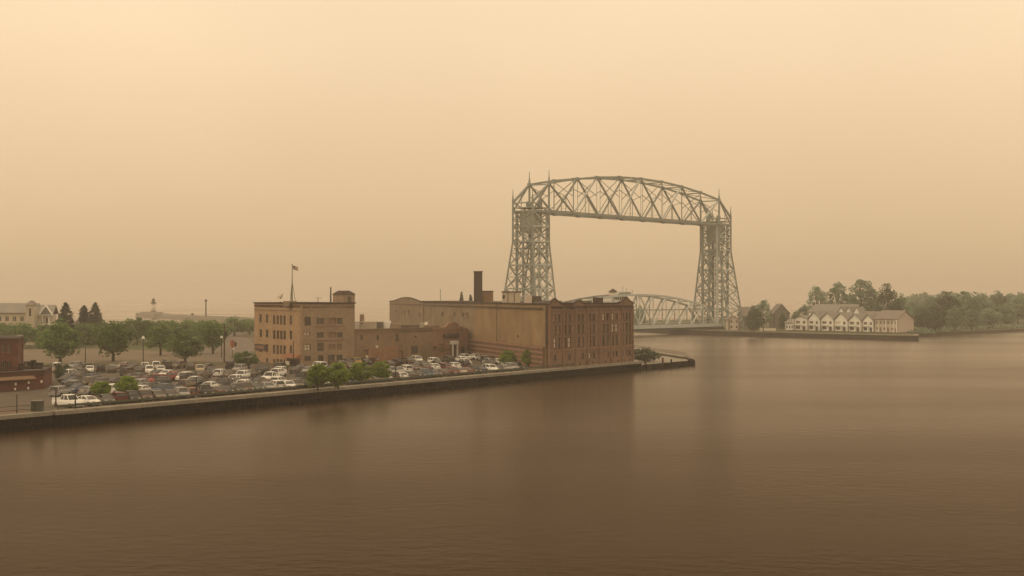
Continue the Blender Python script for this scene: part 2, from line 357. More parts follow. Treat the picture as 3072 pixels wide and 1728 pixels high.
mb = MB(); mb.prism([(q.x, q.y) for q in (c0 + bd * 9 + bn * 3.5, c0 + bd * 9 - bn * 3.5, BB - bd * 2 - bn * 3.5, BB - bd * 2 + bn * 3.5)], 3.903, 4.9); mb.build('head_house', 'concrete', bw)
lp = PD(386, 1098, 3.9)
lh = thing('lighthouse', lp, 'small white lighthouse with a black lantern at the breakwater end', 'lighthouse')
mb = MB(); mb.cyl((lp.x, lp.y), 1.9, 1.35, 5.4, 11.6, 14); mb.build('tower', 'white_paint', lh, True)
mb = MB(); mb.cyl((lp.x, lp.y), 2.3, 2.3, 4.903, 5.5, 14); mb.build('base', 'dark_trim', lh)
mb = MB(); mb.cyl((lp.x, lp.y), 2.5, 2.5, 11.6, 12.5, 14); mb.build('gallery', 'dark_trim', lh)
mb = MB(); mb.cyl((lp.x, lp.y), 1.35, 1.35, 12.5, 14.2, 10); ln = mb.build('lantern', 'dark_trim', lh)
mb = MB(); mb.cyl((lp.x, lp.y), 1.75, .1, 14.2, 16, 10); mb.build('lantern_roof', 'dark_trim', lh)
for px, d, h in ((518, 950, 15.2), (484, 985, 5.2)):
    q = PD(px, d, 3.5); o = thing('pier_light', q, 'tall beacon post standing on the breakwater' if h > 9 else 'short lamp stub on the breakwater parapet', 'beacon')
    mb = MB(); mb.cyl((q.x, q.y), .55, .45, 3.5, h - 1.6, 8); mb.build('post', 'post_dark', o)
    mb = MB(); mb.cyl((q.x, q.y), .9, .9, h - 1.597, h, 8); mb.build('lamp_head', 'post_dark', o)

# ------------------------------------------------------------------ the lift bridge
TH = 0.8542; BA_ = Vector((math.cos(TH), math.sin(TH), 0)); BN = Vector((BA_.y, -BA_.x, 0)); NI = Vector((14.98, 550.0, 0))
SP, LT, WT = 127.0, 10.3, 10.4
def BP(s, w, z): q = NI + BA_ * s + BN * w; return Vector((q.x, q.y, z))
ZC, ZI, ZO, ZK = 51.7, 63.2, 55.3, 39.5
br = thing('lift_bridge', BP(0, -WT / 2, Z0), 'tall grey steel lift bridge with two towers and an arched overhead truss', 'bridge')
def flare(s, w, z, outer, sg):
    k = max(0, ZK - z)
    return BP(s + (sg * .085 * k if outer else 0), w + (.142 * k if w > -WT / 2 else -.142 * k), z)
for sg, s_in, s_out in ((-1, 0.0, -LT), (1, SP, SP + LT)):
    zb = Z0 if sg < 0 else 1.95
    corners = [(s_in, 0, False), (s_in, -WT, False), (s_out, -WT, True), (s_out, 0, True)]
    for s, w, outer in corners:
        zt = ZO if outer else ZI
        leg = beam(br, 'tower_post', BP(s, w, ZK), BP(s, w, zt + .6), .8, 'steel')
        beam(br, 'tower_leg', flare(s, w, zb + .9, outer, sg), BP(s, w, ZK), .7, 'steel')
        q = flare(s, w, zb, outer, sg); mb = MB(); mb.box((q.x - 1.4, q.y - 1.4, zb - .1), (q.x + 1.4, q.y + 1.4, zb + .9)); mb.build('footing', 'concrete', br)
        q = BP(s, w, 0); mb = MB(); mb.cyl((q.x, q.y), .5, .22, zt + .6, zt + 2.8, 8); mb.cyl((q.x, q.y), .2, .1, zt + 2.8, zt + 5.4, 6); mb.build('finial', 'steel', br)
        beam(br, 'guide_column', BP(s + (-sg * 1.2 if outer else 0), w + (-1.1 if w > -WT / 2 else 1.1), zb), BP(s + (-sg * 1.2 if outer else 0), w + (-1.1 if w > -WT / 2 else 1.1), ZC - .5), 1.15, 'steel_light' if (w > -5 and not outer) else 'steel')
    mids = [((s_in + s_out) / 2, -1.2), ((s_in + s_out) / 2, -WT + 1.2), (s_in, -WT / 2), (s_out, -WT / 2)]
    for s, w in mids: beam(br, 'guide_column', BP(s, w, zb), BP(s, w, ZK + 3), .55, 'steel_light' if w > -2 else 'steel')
    lv = [zb + .9, 11.5, 20.5, 30, ZK, 45.6, ZC]
    for i in range(len(lv) - 1):
        z0, z1 = lv[i], lv[i + 1]
        for k in range(4):
            (sa, wa, oa), (sb, wb, ob) = corners[k], corners[(k + 1) % 4]
            a0, a1 = flare(sa, wa, z0, oa, sg), flare(sa, wa, z1, oa, sg); b0, b1 = flare(sb, wb, z0, ob, sg), flare(sb, wb, z1, ob, sg)
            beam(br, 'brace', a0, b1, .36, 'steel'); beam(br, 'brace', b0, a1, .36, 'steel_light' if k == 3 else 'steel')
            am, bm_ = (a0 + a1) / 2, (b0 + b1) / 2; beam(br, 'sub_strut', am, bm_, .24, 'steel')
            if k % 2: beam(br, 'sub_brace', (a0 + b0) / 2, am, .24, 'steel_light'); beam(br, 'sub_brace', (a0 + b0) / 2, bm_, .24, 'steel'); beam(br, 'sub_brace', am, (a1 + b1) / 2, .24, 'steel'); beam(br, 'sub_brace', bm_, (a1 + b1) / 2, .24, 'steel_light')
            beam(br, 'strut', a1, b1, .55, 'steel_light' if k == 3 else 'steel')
    # inner lacing between guide columns
    zz = zb + 2
    while zz < ZK - 3:
        for w in (-1.3, -WT + 1.3):
            beam(br, 'lacing', BP(s_in, w, zz), BP((s_in + s_out) / 2, w, zz + 4.2), .3, 'steel')
            beam(br, 'lacing', BP((s_in + s_out) / 2, w, zz + 4.2), BP(s_out - sg * 1.2, w, zz), .3, 'steel')
            beam(br, 'lacing', BP(s_in, w, zz + 4.2), BP((s_in + s_out) / 2, w, zz), .3, 'steel_light')
        beam(br, 'lacing', BP(s_in, -1.1, zz), BP(s_in, -WT / 2, zz + 4.2), .3, 'steel'); beam(br, 'lacing', BP(s_in, -WT / 2, zz + 4.2), BP(s_in, -WT + 1.1, zz), .3, 'steel')
        zz += 4.6
    # counterweight, machinery platform and sheave housing
    sc = (s_in + s_out) / 2
    cwt = [BP(sc + i * 2.9, -WT / 2 + j * 3.4, 0) for i, j in ((-1, -1), (1, -1), (1, 1), (-1, 1))]
    mb = MB(); mb.prism([(q.x, q.y) for q in cwt], 43.2, 52.2); cw = mb.build('counterweight', 'counterweight', br)
    for i in range(4):
        a = cwt[i]; b = cwt[(i + 1) % 4]; m1 = (a + b) / 2; o = (m1 - BP(sc, -WT / 2, 0)).normalized() * .06
        beam(br, 'counterweight_rib', m1 + o + Vector((0, 0, 43.3)), m1 + o + Vector((0, 0, 52.1)), .2, 'steel')
    for i_ in (-1, 1):
        for j_ in (-1, 0, 1): beam(br, 'hoist_cable', BP(s_in - sg * .6 + i_ * .3, -WT / 2 + j_ * 3.4, 14), BP(s_in - sg * .6 + i_ * .3, -WT / 2 + j_ * 3.4, 53), .16, 'steel')
    pl = [BP(sc + i * 5.0, -WT / 2 + j * 5.0, 0) for i, j in ((-1, -1), (1, -1), (1, 1), (-1, 1))]
    for zp, th in ((36.6, .35), (52.95, .4)):
        mb = MB(); mb.prism([(q.x, q.y) for q in pl], zp, zp + th); mb.build('platform', 'steel', br)
    for w in (-2.4, -WT + 2.4):
        mb = MB(); c = BP(sc - sg * 2, w, 0)
        ringp = lambda y: [tuple(c + BA_ * (1.5 * math.cos(a)) + BN * y + Vector((0, 0, 54.8 + 1.5 * math.sin(a)))) for a in [2 * math.pi * i / 16 for i in range(16)]]
        mb.ring([ringp(-.35), ringp(.35)]); mb.build('sheave', 'steel', br)
    for k in range(3):
        q = BP(sc + sg * (-2 + 2 * k), -WT / 2 + (-1.5 + 1.3 * k), 0); mb = MB(); mb.box((q.x - 1.3, q.y - 1.1, 36.95), (q.x + 1.3, q.y + 1.1, 39 + .4 * k)); mb.build('machine_house', 'steel', br)
NP = 8
def ztop(i): x = (i - NP / 2) / (NP / 2); return ZI + (69.2 - ZI) * (1 - x * x)
for w in (0.0, -WT):
    st = 'steel'
    for i in range(NP):
        s0, s1 = SP * i / NP, SP * (i + 1) / NP; sm = (s0 + s1) / 2
        z0, z1 = ztop(i), ztop(i + 1)
        beam(br, 'top_chord', BP(s0, w, z0), BP(s1, w, z1), .62, st, .75)
        beam(br, 'bottom_chord', BP(s0, w, ZC), BP(s1, w, ZC), .6, st, .8)
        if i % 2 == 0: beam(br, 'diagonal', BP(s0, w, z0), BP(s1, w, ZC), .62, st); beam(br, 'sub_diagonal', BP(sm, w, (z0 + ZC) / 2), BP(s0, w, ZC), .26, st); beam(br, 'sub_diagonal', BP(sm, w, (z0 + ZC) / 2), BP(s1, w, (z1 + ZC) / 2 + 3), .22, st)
        else: beam(br, 'diagonal', BP(s0, w, ZC), BP(s1, w, z1), .62, 'steel_light' if w == 0 else st); beam(br, 'sub_diagonal', BP(sm, w, (z1 + ZC) / 2), BP(s1, w, ZC), .26, st); beam(br, 'sub_diagonal', BP(sm, w, (z1 + ZC) / 2), BP(s0, w, (z0 + ZC) / 2 + 3), .22, st)  # rising near diagonals get paler steel: their catching the light is coloured in
        if i: beam(br, 'hanger', BP(s0, w, ZC), BP(s0, w, z0), .42 if i == 1 else .2, st)
        zm = (z0 + ZC) / 2 if i % 2 == 0 else (z1 + ZC) / 2
        beam(br, 'substrut', BP(sm, w, ZC), BP(sm, w, (z0 + ZC) / 2 if i % 2 == 0 else (ZC + z1) / 2), .28, st)
    for sg, s_in, s_out in ((-1, 0.0, -LT), (1, SP, SP + LT)):
        beam(br, 'end_chord', BP(s_in, w, ZI), BP(s_out, w, ZO), .8, st)
        beam(br, 'bottom_chord', BP(s_in, w, ZC), BP(s_out, w, ZC), .75, st, 1.0)
        beam(br, 'diagonal', BP(s_in, w, ZI), BP(s_out, w, ZC), .5, st); beam(br, 'diagonal', BP(s_out, w, ZO), BP(s_in, w, ZC), .4, st)
        beam(br, 'hanger', BP((s_in + s_out) / 2, w, ZC), BP((s_in + s_out) / 2, w, (ZI + ZO) / 2), .3, st)
for i in range(NP + 1):
    s = SP * i / NP
    for w in (0.0, -WT):
        for zz_ in (ztop(i), ZC): q = BP(s, w, zz_); mb = MB(); mb.beam(q - BA_ * .9, q + BA_ * .9, .85, 1.1); mb.build('gusset', 'steel', br)
    beam(br, 'cross_strut', BP(s, 0, ztop(i) - .3), BP(s, -WT, ztop(i) - .3), .5, 'steel'); beam(br, 'floor_beam', BP(s, 0, ZC - .2), BP(s, -WT, ZC - .2), .5, 'steel', .9)
    beam(br, 'sway_brace', BP(s, 0, ztop(i) - .6), BP(s, -WT, (ztop(i) + ZC) / 2), .25, 'steel'); beam(br, 'sway_brace', BP(s, -WT, ztop(i) - .6), BP(s, 0, (ztop(i) + ZC) / 2), .25, 'steel')
    if i < NP:
        s1 = SP * (i + 1) / NP
        beam(br, 'lateral', BP(s, 0, ztop(i)), BP(s1, -WT, ztop(i + 1)), .28, 'steel'); beam(br, 'lateral', BP(s, -WT, ztop(i)), BP(s1, 0, ztop(i + 1)), .28, 'steel')
        beam(br, 'lateral', BP(s, 0, ZC), BP(s1, -WT, ZC), .28, 'steel'); beam(br, 'lateral', BP(s, -WT, ZC), BP(s1, 0, ZC), .28, 'steel')
for s in (-LT, SP + LT): beam(br, 'cross_strut', BP(s, 0, ZO - .3), BP(s, -WT, ZO - .3), .5, 'steel')
# walkway with its railing along the near bottom chord
beam(br, 'walkway', BP(0, -2.0, ZC + .8), BP(SP, -2.0, ZC + .8), 1.2, 'steel', .15)
beam(br, 'handrail', BP(0, -1.4, ZC + 1.9), BP(SP, -1.4, ZC + 1.9), .12, 'steel_light')

# lift span, lowered onto its seats
ls = thing('lift_span', BP(SP / 2, -WT / 2, 3), 'lowered road span with curved truss between the bridge towers', 'bridge span')
L0, L1, NL = 2.5, SP - 2.5, 12
def zl(i):
    x = (i - NL / 2) / (NL / 2 - 1); return 13.2 + 4.9 * (1 - x * x)
for w in (-.6, -WT + .6):
    pt = lambda i: L0 + (L1 - L0) * i / NL
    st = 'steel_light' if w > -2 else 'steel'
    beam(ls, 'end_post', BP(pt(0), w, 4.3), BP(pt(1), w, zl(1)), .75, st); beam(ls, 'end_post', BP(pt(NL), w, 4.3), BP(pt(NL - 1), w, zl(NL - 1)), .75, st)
    for i in range(NL):
        beam(ls, 'bottom_chord', BP(pt(i), w, 4.3), BP(pt(i + 1), w, 4.3), .6, st, .8)
        if 1 <= i < NL - 1: beam(ls, 'top_chord', BP(pt(i), w, zl(i)), BP(pt(i + 1), w, zl(i + 1)), .7, st, .75)
        if i: beam(ls, 'upright', BP(pt(i), w, 4.3), BP(pt(i), w, zl(i)), .42, st)
        if 1 <= i < NL // 2: beam(ls, 'diagonal', BP(pt(i), w, zl(i)), BP(pt(i + 1), w, 4.3), .55, st)
        if NL // 2 < i <= NL - 1: beam(ls, 'diagonal', BP(pt(i), w, zl(i)), BP(pt(i - 1), w, 4.3), .55, st)
    beam(ls, 'diagonal', BP(pt(NL // 2), w, zl(NL // 2)), BP(pt(NL // 2 + 1), w, 4.3), .4, st); beam(ls, 'diagonal', BP(pt(NL // 2), w, zl(NL // 2)), BP(pt(NL // 2 - 1), w, 4.3), .4, st)
    beam(ls, 'parapet_rail', BP(L0, w + (1.9 if w > -2 else -1.9), 5.6), BP(L1, w + (1.9 if w > -2 else -1.9), 5.6), .14, st)
    beam(ls, 'mid_rail', BP(L0, w, 11.3), BP(L1, w, 11.3), .35, 'steel')
for i in range(1, NL): beam(ls, 'cross_strut', BP(L0 + (L1 - L0) * i / NL, -.6, zl(i)), BP(L0 + (L1 - L0) * i / NL, -WT + .6, zl(i)), .4, 'steel')
mb = MB(); mb.prism([(q.x, q.y) for q in (BP(-6, 2, 0), BP(SP + 6, 2, 0), BP(SP + 6, -WT - 2, 0), BP(-6, -WT - 2, 0))], 3.3, 3.85); mb.build('deck', 'asphalt', ls)
for w in (-.4, -WT + .4): beam(ls, 'girder', BP(-4, w, 2.7), BP(SP + 4, w, 2.7), .5, 'steel', 1.15)
beam(ls, 'fascia', BP(-6, 2.05, 3.6), BP(SP + 6, 2.05, 3.6), .12, 'steel_light', .8)
# operator's house on the span
bh = thing('bridge_house', BP(50, -WT / 2, 12), 'small white operator house with a pointed roof on the lift span', 'control house')
def bx(parent, name, s0, s1, w0, w1, z0, z1, m):
    mb = MB(); mb.prism([(q.x, q.y) for q in (BP(s0, w0, 0), BP(s1, w0, 0), BP(s1, w1, 0), BP(s0, w1, 0))], z0, z1); return mb.build(name, m, parent)
bx(bh, 'lower_storey', 45, 56, -8.2, -2.2, 11.6, 15.2, 'steel_light'); bx(bh, 'upper_storey', 46.5, 54.5, -7.6, -2.8, 15.203, 17.6, 'pale')
bx(bh, 'roof', 45.6, 55.4, -8.4, -2, 17.603, 17.9, 'shingle'); bx(bh, 'cupola', 48.8, 51.2, -6.3, -4.1, 17.903, 19.2, 'white_paint')
mb = MB(); c = BP(50, -5.2, 20.9); q = [BP(48.3, -6.8, 19.203), BP(51.7, -6.8, 19.203), BP(51.7, -3.6, 19.203), BP(48.3, -3.6, 19.203)]
for i in range(4): mb.quad(q[i], q[(i + 1) % 4], c)
mb.quad(*q); mb.build('cupola_roof', 'dark_trim', bh)
for i in range(5): bx(bh, 'window', 46.9 + 1.55 * i, 47.9 + 1.55 * i, -2.78, -2.7, 15.9, 17.1, 'glass')
hw = thing('span_machinery', BP(58, -WT / 2, 18), 'dark winch machinery with aerials on top of the lift span', 'machinery')
bx(hw, 'winch_box', 56.5, 61, -7, -3.5, 18.35, 19.3, 'steel')
for s, h in ((57, 22), (59.5, 21), (64, 20.3)): beam(hw, 'aerial', BP(s, -5, 19.2 if s < 61 else 18), BP(s, -5, h), .16, 'steel')

# ------------------------------------------------------------------ buildings
_win = {}
def win_mesh(m, style):
    k = (m, style)
    if k not in _win:
        mb = MB(); t = .09
        mb.box((0, -.04, 0), (t, .06, 1)); mb.box((1 - t, -.04, 0), (1, .06, 1)); mb.box((t, -.04, 0), (1 - t, .06, t * .8)); mb.box((t, -.04, 1 - t * .8), (1 - t, .06, 1))
        if style in ('sash', 'four'): mb.box((t, -.03, .47), (1 - t, .05, .53))
        if style in ('pair', 'four'): mb.box((.46, -.031, t * .8), (.54, .051, 1 - t * .8))
        _win[k] = mb.mesh('window_frame', m)
    return _win[k]
_pane = {}
def pane_mesh(m):
    if m not in _pane:
        mb = MB(); mb.box((.05, -.02, .05), (.95, .02, .95)); _pane[m] = mb.mesh('pane', m)
    return _pane[m]
class Facade:
    def __init__(s, parent, p0, p1, z0, z1, m, depth=.28, name='wall'):
        s.parent = parent; s.p0 = Vector((p0[0], p0[1], 0)); s.p1 = Vector((p1[0], p1[1], 0)); s.z0 = z0; s.z1 = z1; s.m = m
        s.d = (s.p1 - s.p0); s.L = s.d.length; s.d.normalize(); s.n = Vector((s.d.y, -s.d.x, 0)); s.op = []; s.depth = depth; s.name = name
        s.rot = Matrix((s.d, s.n, Vector((0, 0, 1)))).transposed()
    def pt(s, x, z, out=0.0): q = s.p0 + s.d * x + s.n * out; return Vector((q.x, q.y, z))
    def x_at(s, px):
        k = ray(px); return (k * s.p0.y - s.p0.x) / (s.d.x - k * s.d.y)
    def z_at(s, px, py): q = s.p0 + s.d * s.x_at(px); return ZY(py, q.y)
    def rect(s, px0, py0, px1, py1):
        x0, x1 = s.x_at(px0), s.x_at(px1); pm = (px0 + px1) / 2
        return x0, x1, s.z_at(pm, py1), s.z_at(pm, py0)
    def win(s, px0, py0, px1, py1, frame='frame_dark', pane='glass', style='sash', name='window', sill=None):
        s.winm(*s.rect(px0, py0, px1, py1), frame, pane, style, name, sill)
    def winm(s, x0, x1, z0, z1, frame='frame_dark', pane='glass', style='sash', name='window', sill=None):
        x0 = max(x0, .15); x1 = min(x1, s.L - .15); z0 = max(z0, s.z0 + .05); z1 = min(z1, s.z1 - .15)
        if x1 - x0 < .2 or z1 - z0 < .2: return
        for o in s.op:
            if x0 < o[1] + .05 and x1 > o[0] - .05 and z0 < o[3] + .05 and z1 > o[2] - .05: return
        s.op.append((x0, x1, z0, z1))
        mw = Matrix.LocRotScale(s.pt(x0, z0, -s.depth + .05), s.rot, Vector((x1 - x0, 1, z1 - z0)))
        w = link(name, win_mesh(frame, style), s.parent, mw)
        pn = bpy.data.objects.new('pane', pane_mesh(pane)); C.objects.link(pn); pn.parent = w
        if sill: s.band(x0 - .12, x1 + .12, z0 - .22, z0 - .02, sill, .12, 'sill')
    def band(s, x0, x1, z0, z1, m, out=.06, name='band'):
        """a proud strip on the face"""
        mb = MB(); q = [s.pt(x0, 0, .003), s.pt(x1, 0, .003), s.pt(x1, 0, out), s.pt(x0, 0, out)]
        mb.prism([(v.x, v.y) for v in q], z0, z1); return mb.build(name, m, s.parent)
    def box(s, x0, x1, z0, z1, o0, o1, m, name):
        mb = MB(); q = [s.pt(x0, 0, o0), s.pt(x1, 0, o0), s.pt(x1, 0, o1), s.pt(x0, 0, o1)]
        mb.prism([(v.x, v.y) for v in q], z0, z1); return mb.build(name, m, s.parent)
    def done(s, top=None, th=.4):
        """mesh the wall round its openings; top: list of (x, z) for a shaped parapet above z1"""
        xs = sorted({0.0, s.L, *[round(v, 4) for o in s.op for v in o[:2]]}); zs = sorted({s.z0, s.z1, *[round(v, 4) for o in s.op for v in o[2:]]})
        mb = MB()
        for i in range(len(xs) - 1):
            for j in range(len(zs) - 1):
                cx, cz = (xs[i] + xs[i + 1]) / 2, (zs[j] + zs[j + 1]) / 2
                if any(o[0] < cx < o[1] and o[2] < cz < o[3] for o in s.op): continue
                mb.quad(s.pt(xs[i], zs[j]), s.pt(xs[i + 1], zs[j]), s.pt(xs[i + 1], zs[j + 1]), s.pt(xs[i], zs[j + 1]))
        for x0, x1, z0, z1 in s.op:
            c = [(x0, z0), (x1, z0), (x1, z1), (x0, z1)]
            for k in range(4):
                a, b = c[k], c[(k + 1) % 4]; mb.quad(s.pt(*b), s.pt(*a), s.pt(*a, -s.depth), s.pt(*b, -s.depth))
        mb.quad(s.pt(0, s.z1), s.pt(s.L, s.z1), s.pt(s.L, s.z1, -th), s.pt(0, s.z1, -th))
        mb.quad(s.pt(s.L, s.z0, -th), s.pt(0, s.z0, -th), s.pt(0, s.z1, -th), s.pt(s.L, s.z1, -th))
        mb.quad(s.pt(0, s.z0), s.pt(0, s.z1), s.pt(0, s.z1, -th), s.pt(0, s.z0, -th)); mb.quad(s.pt(s.L, s.z0), s.pt(s.L, s.z1), s.pt(s.L, s.z1, -th), s.pt(s.L, s.z0, -th))
        me = mb.mesh(s.name, s.m)
        bm = bmesh.new(); bm.from_mesh(me); bmesh.ops.remove_doubles(bm, verts=bm.verts, dist=.0005); bm.to_mesh(me); bm.free()
        link(s.name, me, s.parent)
        if top:
            pr = [s.pt(x, z) for x, z in top]; n = len(pr); mb = MB()
            mb.ring([[tuple(q) for q in pr], [tuple(q - s.n * th) for q in pr]]); mb.build('parapet_gable', s.m, s.parent)
def coping(parent, pts, z, m='dark_trim', w=.55, h=.28):
    for i in range(len(pts) - 1):
        a = Vector((pts[i][0], pts[i][1], z + h / 2 + .004)); b = Vector((pts[i + 1][0], pts[i + 1][1], z + h / 2 + .004)); d = (b - a).normalized()
        beam(parent, 'coping', a - d * .15, b + d * .1, w, m, h)
def flat_roof(parent, pts, z, m='roof_tar', th=.3):
    mb = MB(); mb.prism([(q[0], q[1]) for q in pts], z - th, z); mb.build('roof', m, parent)

# --- A: tan four-storey corner building
a_c, a_l, a_r = PD(757, 296), PD(640, 322), PD(892.5, 309)
back = a_l + (a_r - a_c)
A = thing('brick_building', (a_c.x, a_c.y, Z0), 'tan four-storey brick building with a flagpole on its roof', 'building')
f = Facade(A, a_l, a_c, Z0, 15.8, 'tan_brick_lit'); fA = f
for py0, py1, pn in ((793, 816, 'glass_grey'), (831, 853, 'glass'), (868, 890, 'glass_grey'), (903, 926, 'glass_grey')):
    dy = lambda x: (x - 690) * .05
    for x in (656, 672): 
        if not (py0 > 900 and x < 660) and not (py0 > 860 and x < 660 and False): f.win(x - 3.2, py0 + dy(x) - 1, x + 3.2, py1 + dy(x) - 3, 'frame_dark', 'glass' if pn == 'glass' else 'glass_grey')
    for x in (690, 699, 707.5, 716): f.win(x - 3.1, py0 + dy(x), x + 3.1, py1 + dy(x) + (4 if py0 > 900 else 0), 'frame_dark', pn)
    if py0 < 900: f.win(729, py0 + 1, 735, py1 + 1, 'frame_dark', pn)
f.band(.05, f.L - .05, 14.25, 14.5, 'grey_brick', .14, 'belt_course'); f.band(.05, f.L - .05, 15.2, 15.45, 'dark_trim', .12, 'cornice')
x0, x1, z0, z1 = f.rect(642, 866, 669, 881); f.box(x0, x1, z0, z1, .004, .2, 'sign_dark', 'sign_board'); f.box(x0 + .5, x1 - .5, z0 + .35, z1 - .35, .204, .26, 'brown_brick', 'sign_panel')
x0, x1, z0, z1 = f.rect(723, 896, 757, 925); f.box(x0, x1 - .1, Z0, z1 - .5, .004, .06, 'glass', 'entrance')
mb = MB(); q = [f.pt(x0 - .4, z1 - .3, 1.7), f.pt(x1, z1 - .3, 1.7), f.pt(x1, z1 + .55, .02), f.pt(x0 - .4, z1 + .55, .02)]
mb.quad(*q); mb.quad(q[0], q[3], f.pt(x0 - .4, z1 - .55, .02)); mb.quad(q[1], f.pt(x1, z1 - .55, .02), q[2]); mb.quad(f.pt(x0 - .4, z1 - .56, .02), f.pt(x1, z1 - .56, .02), f.pt(x1, z1 - .31, 1.7), f.pt(x0 - .4, z1 - .31, 1.7)); mb.build('awning', 'awning_orange', A)
f.box(x0 + .6, x0 + 3.2, z1 - 2.0, z1 - 1.1, .6, .75, 'blind', 'hanging_sign')
f.done()
f = Facade(A, a_c, a_r, Z0, 15.8, 'grey_brick')  # shaded side of the same tan building, its shade coloured in as duller brick
f.win(766, 797, 782, 819, 'frame_dark', 'glass_grey', 'four'); f.win(766, 836, 781, 843.5, 'frame_dark', 'blind', 'pair'); f.win(766, 866, 782, 882, 'frame_dark', 'blind', 'four'); f.win(766, 896, 782, 908, 'frame_dark', 'glass_grey', 'pair')
for y0, y1 in ((800, 816), (836, 850)): f.win(797, y0, 816, y1, 'frame_tan', 'glass_grey', 'pair'); f.win(824, y0, 846, y1, 'frame_tan', 'board', 'pair'); f.win(848.5, y0, 862, y1, 'frame_tan', 'glass_grey', 'pair')
f.win(798, 862, 815, 884, 'frame_tan', 'glass_grey', 'sash'); f.win(826, 866, 844, 881, 'frame_tan', 'board', 'sash'); f.win(847, 866, 860, 881, 'frame_tan', 'board', 'pair')
f.win(800, 894, 814, 910, 'frame_dark', 'glass_grey'); f.win(825, 893, 842, 908, 'frame_dark', 'glass_grey'); f.win(847, 893, 862, 908, 'frame_dark', 'glass_grey')
for py in (820, 855):
    z = f.z_at(830, py); f.band(f.x_at(795), f.x_at(864), z - .2, z, 'brown_brick', .1, 'sill')
f.done()
for p, q in ((a_r, back), (back, a_l)): Facade(A, p, q, Z0, 15.8, 'grey_brick').done()
flat_roof(A, [a_l, a_c, a_r, back], 15.2); coping(A, [a_l, a_c, a_r, back, a_l], 15.8)
# stair tower at the right end
tw0 = f.p0 + f.d * f.x_at(864); tw1 = f.p0 + f.d * (f.L - .02); dp = -f.n * 3.4
tq = [tw0 + f.n * .05, tw1 + f.n * .05, tw1 + dp, tw0 + dp]
mb = MB(); mb.prism([(v.x, v.y) for v in tq], 15.81, 17.9); st = mb.build('stair_tower', 'grey_brick', A)
mb = MB(); cc = sum((Vector(v) for v in tq), Vector()) / 4; ov = [v + (v - cc) * .12 for v in tq]
rr = [[(v.x, v.y, 17.903) for v in ov], [(cc.x + (v.x - cc.x) * .45, cc.y + (v.y - cc.y) * .45, 18.75) for v in ov]]; mb.ring(rr); mb.build('tower_roof', 'dark_trim', A)
f.box(f.x_at(874), f.x_at(883), 16.1, 17.4, .06, .12, 'glass_grey', 'tower_window')
mb = MB(); q = [f.pt(1.2, 0, -5), f.pt(3.4, 0, -5), f.pt(3.4, 0, -7), f.pt(1.2, 0, -7)]; mb.prism([(v.x, v.y) for v in q], 15.21, 16.4); mb.build('roof_hatch', 'frame_tan', A)

# --- C: long tan building behind, with shaped parapet and big chimney
c_r = Vector((7.0, 288.6, 0)); cdir = Vector((-.30, .954, 0)).normalized()
def c_at(px): k = ray(px); t_ = (k * c_r.y - c_r.x) / (cdir.x - k * cdir.y); return c_r + cdir * t_
c_l = c_at(980); cn = Vector((-cdir.y, cdir.x, 0)); cn = cn if cn.y > 0 or cn.x > 0 else -cn
cn = Vector((cdir.y, -cdir.x, 0))                     # to the right and back: into the block
Cb = thing('warehouse', (c_r.x, c_r.y, Z0), 'long blank tan rendered warehouse with a tall square chimney', 'building')
f = Facade(Cb, c_l, c_at(1193), Z0, 15.7, 'dull_wall'); fC = f
for x0, y0, x1, y1 in ((995, 781, 1001, 791), (1016, 781, 1021, 791), (1027, 781, 1032.5, 791), (1054, 786, 1058, 794), (1110, 784, 1116, 796), (1141, 785, 1147, 796), (1163, 787, 1169, 798), (1172.5, 787, 1178.5, 798)):
    f.win(x0, y0, x1, y1, 'frame_tan', 'glass_grey', sill='frame_tan')
for xx in (f.x_at(1066),): f.box(xx - .35, xx + .35, Z0, 15.65, .004, .3, 'grey_brick', 'pilaster')
# brick courses on the ground storey
zt = f.z_at(1356, 871)
LC = (c_r - c_l).length
f.box(f.x_at(1172), LC - .02, Z0, zt, .004, .5, 'lower_brick', 'brick_base')
for k in range(5):
    z = zt - .05 - k * 1.02
    f.box(f.x_at(1172), LC - .02, z - .32, z, .504, .62, 'orange_brick' if k % 2 == 0 else 'pink_brick', 'brick_band')
fr2 = Facade(Cb, c_at(1193), c_r, Z0, 15.7, 'tan_wall')
fr2.win(1301, 843, 1304.5, 849, 'frame_dark', 'glass'); fr2.done()
for px_, w_ in ((1250, .12), (1372, .16)): x_ = fr2.x_at(px_); fr2.box(x_ - w_, x_ + w_, 6.5, 15.6, .004, .16, 'frame_tan', 'downpipe')
xa, xb = f.x_at(984), f.x_at(1062)
top = [(xa, 15.703), (xb, 15.703)] + [(lerp(xb, xa, i / 12), 15.75 + 1.35 * max(0, math.sin(math.pi * i / 12)) ** 1.3 + (.25 if i == 12 else 0)) for i in range(13)]
f.done(top)
cp = [f.pt(x, z, -.2) for x, z in top[2:]]
for i in range(len(cp) - 1): beam(Cb, 'coping', cp[i], cp[i + 1], .6, 'dark_trim', .26)
c_bl, c_br = c_l + cn * 26, c_r + U * 26 + V * 1.2
for p, q in ((c_br, c_bl), (c_bl, c_l)): Facade(Cb, p, q, Z0, 15.7, 'grey_brick').done()
flat_roof(Cb, [c_l, c_r + V * 1.2 + U * .3, c_br, c_bl], 15.1); coping(Cb, [f.pt(xb, 0), c_r], 15.7, w=.6); coping(Cb, [c_br, c_bl, c_l], 15.7)
def roofbox(px0, px1, ptop, off, dep, m, name, zb=15.11, fac=None):
    g_ = fac or fC; x0, x1 = g_.x_at(px0), g_.x_at(px1); pm = (px0 + px1) / 2
    y = (g_.p0 + g_.d * g_.x_at(pm) - g_.n * off).y
    o = g_.box(x0 * 1.0, x1, zb, ZY(ptop, y), -off - dep, -off, m, name); return o
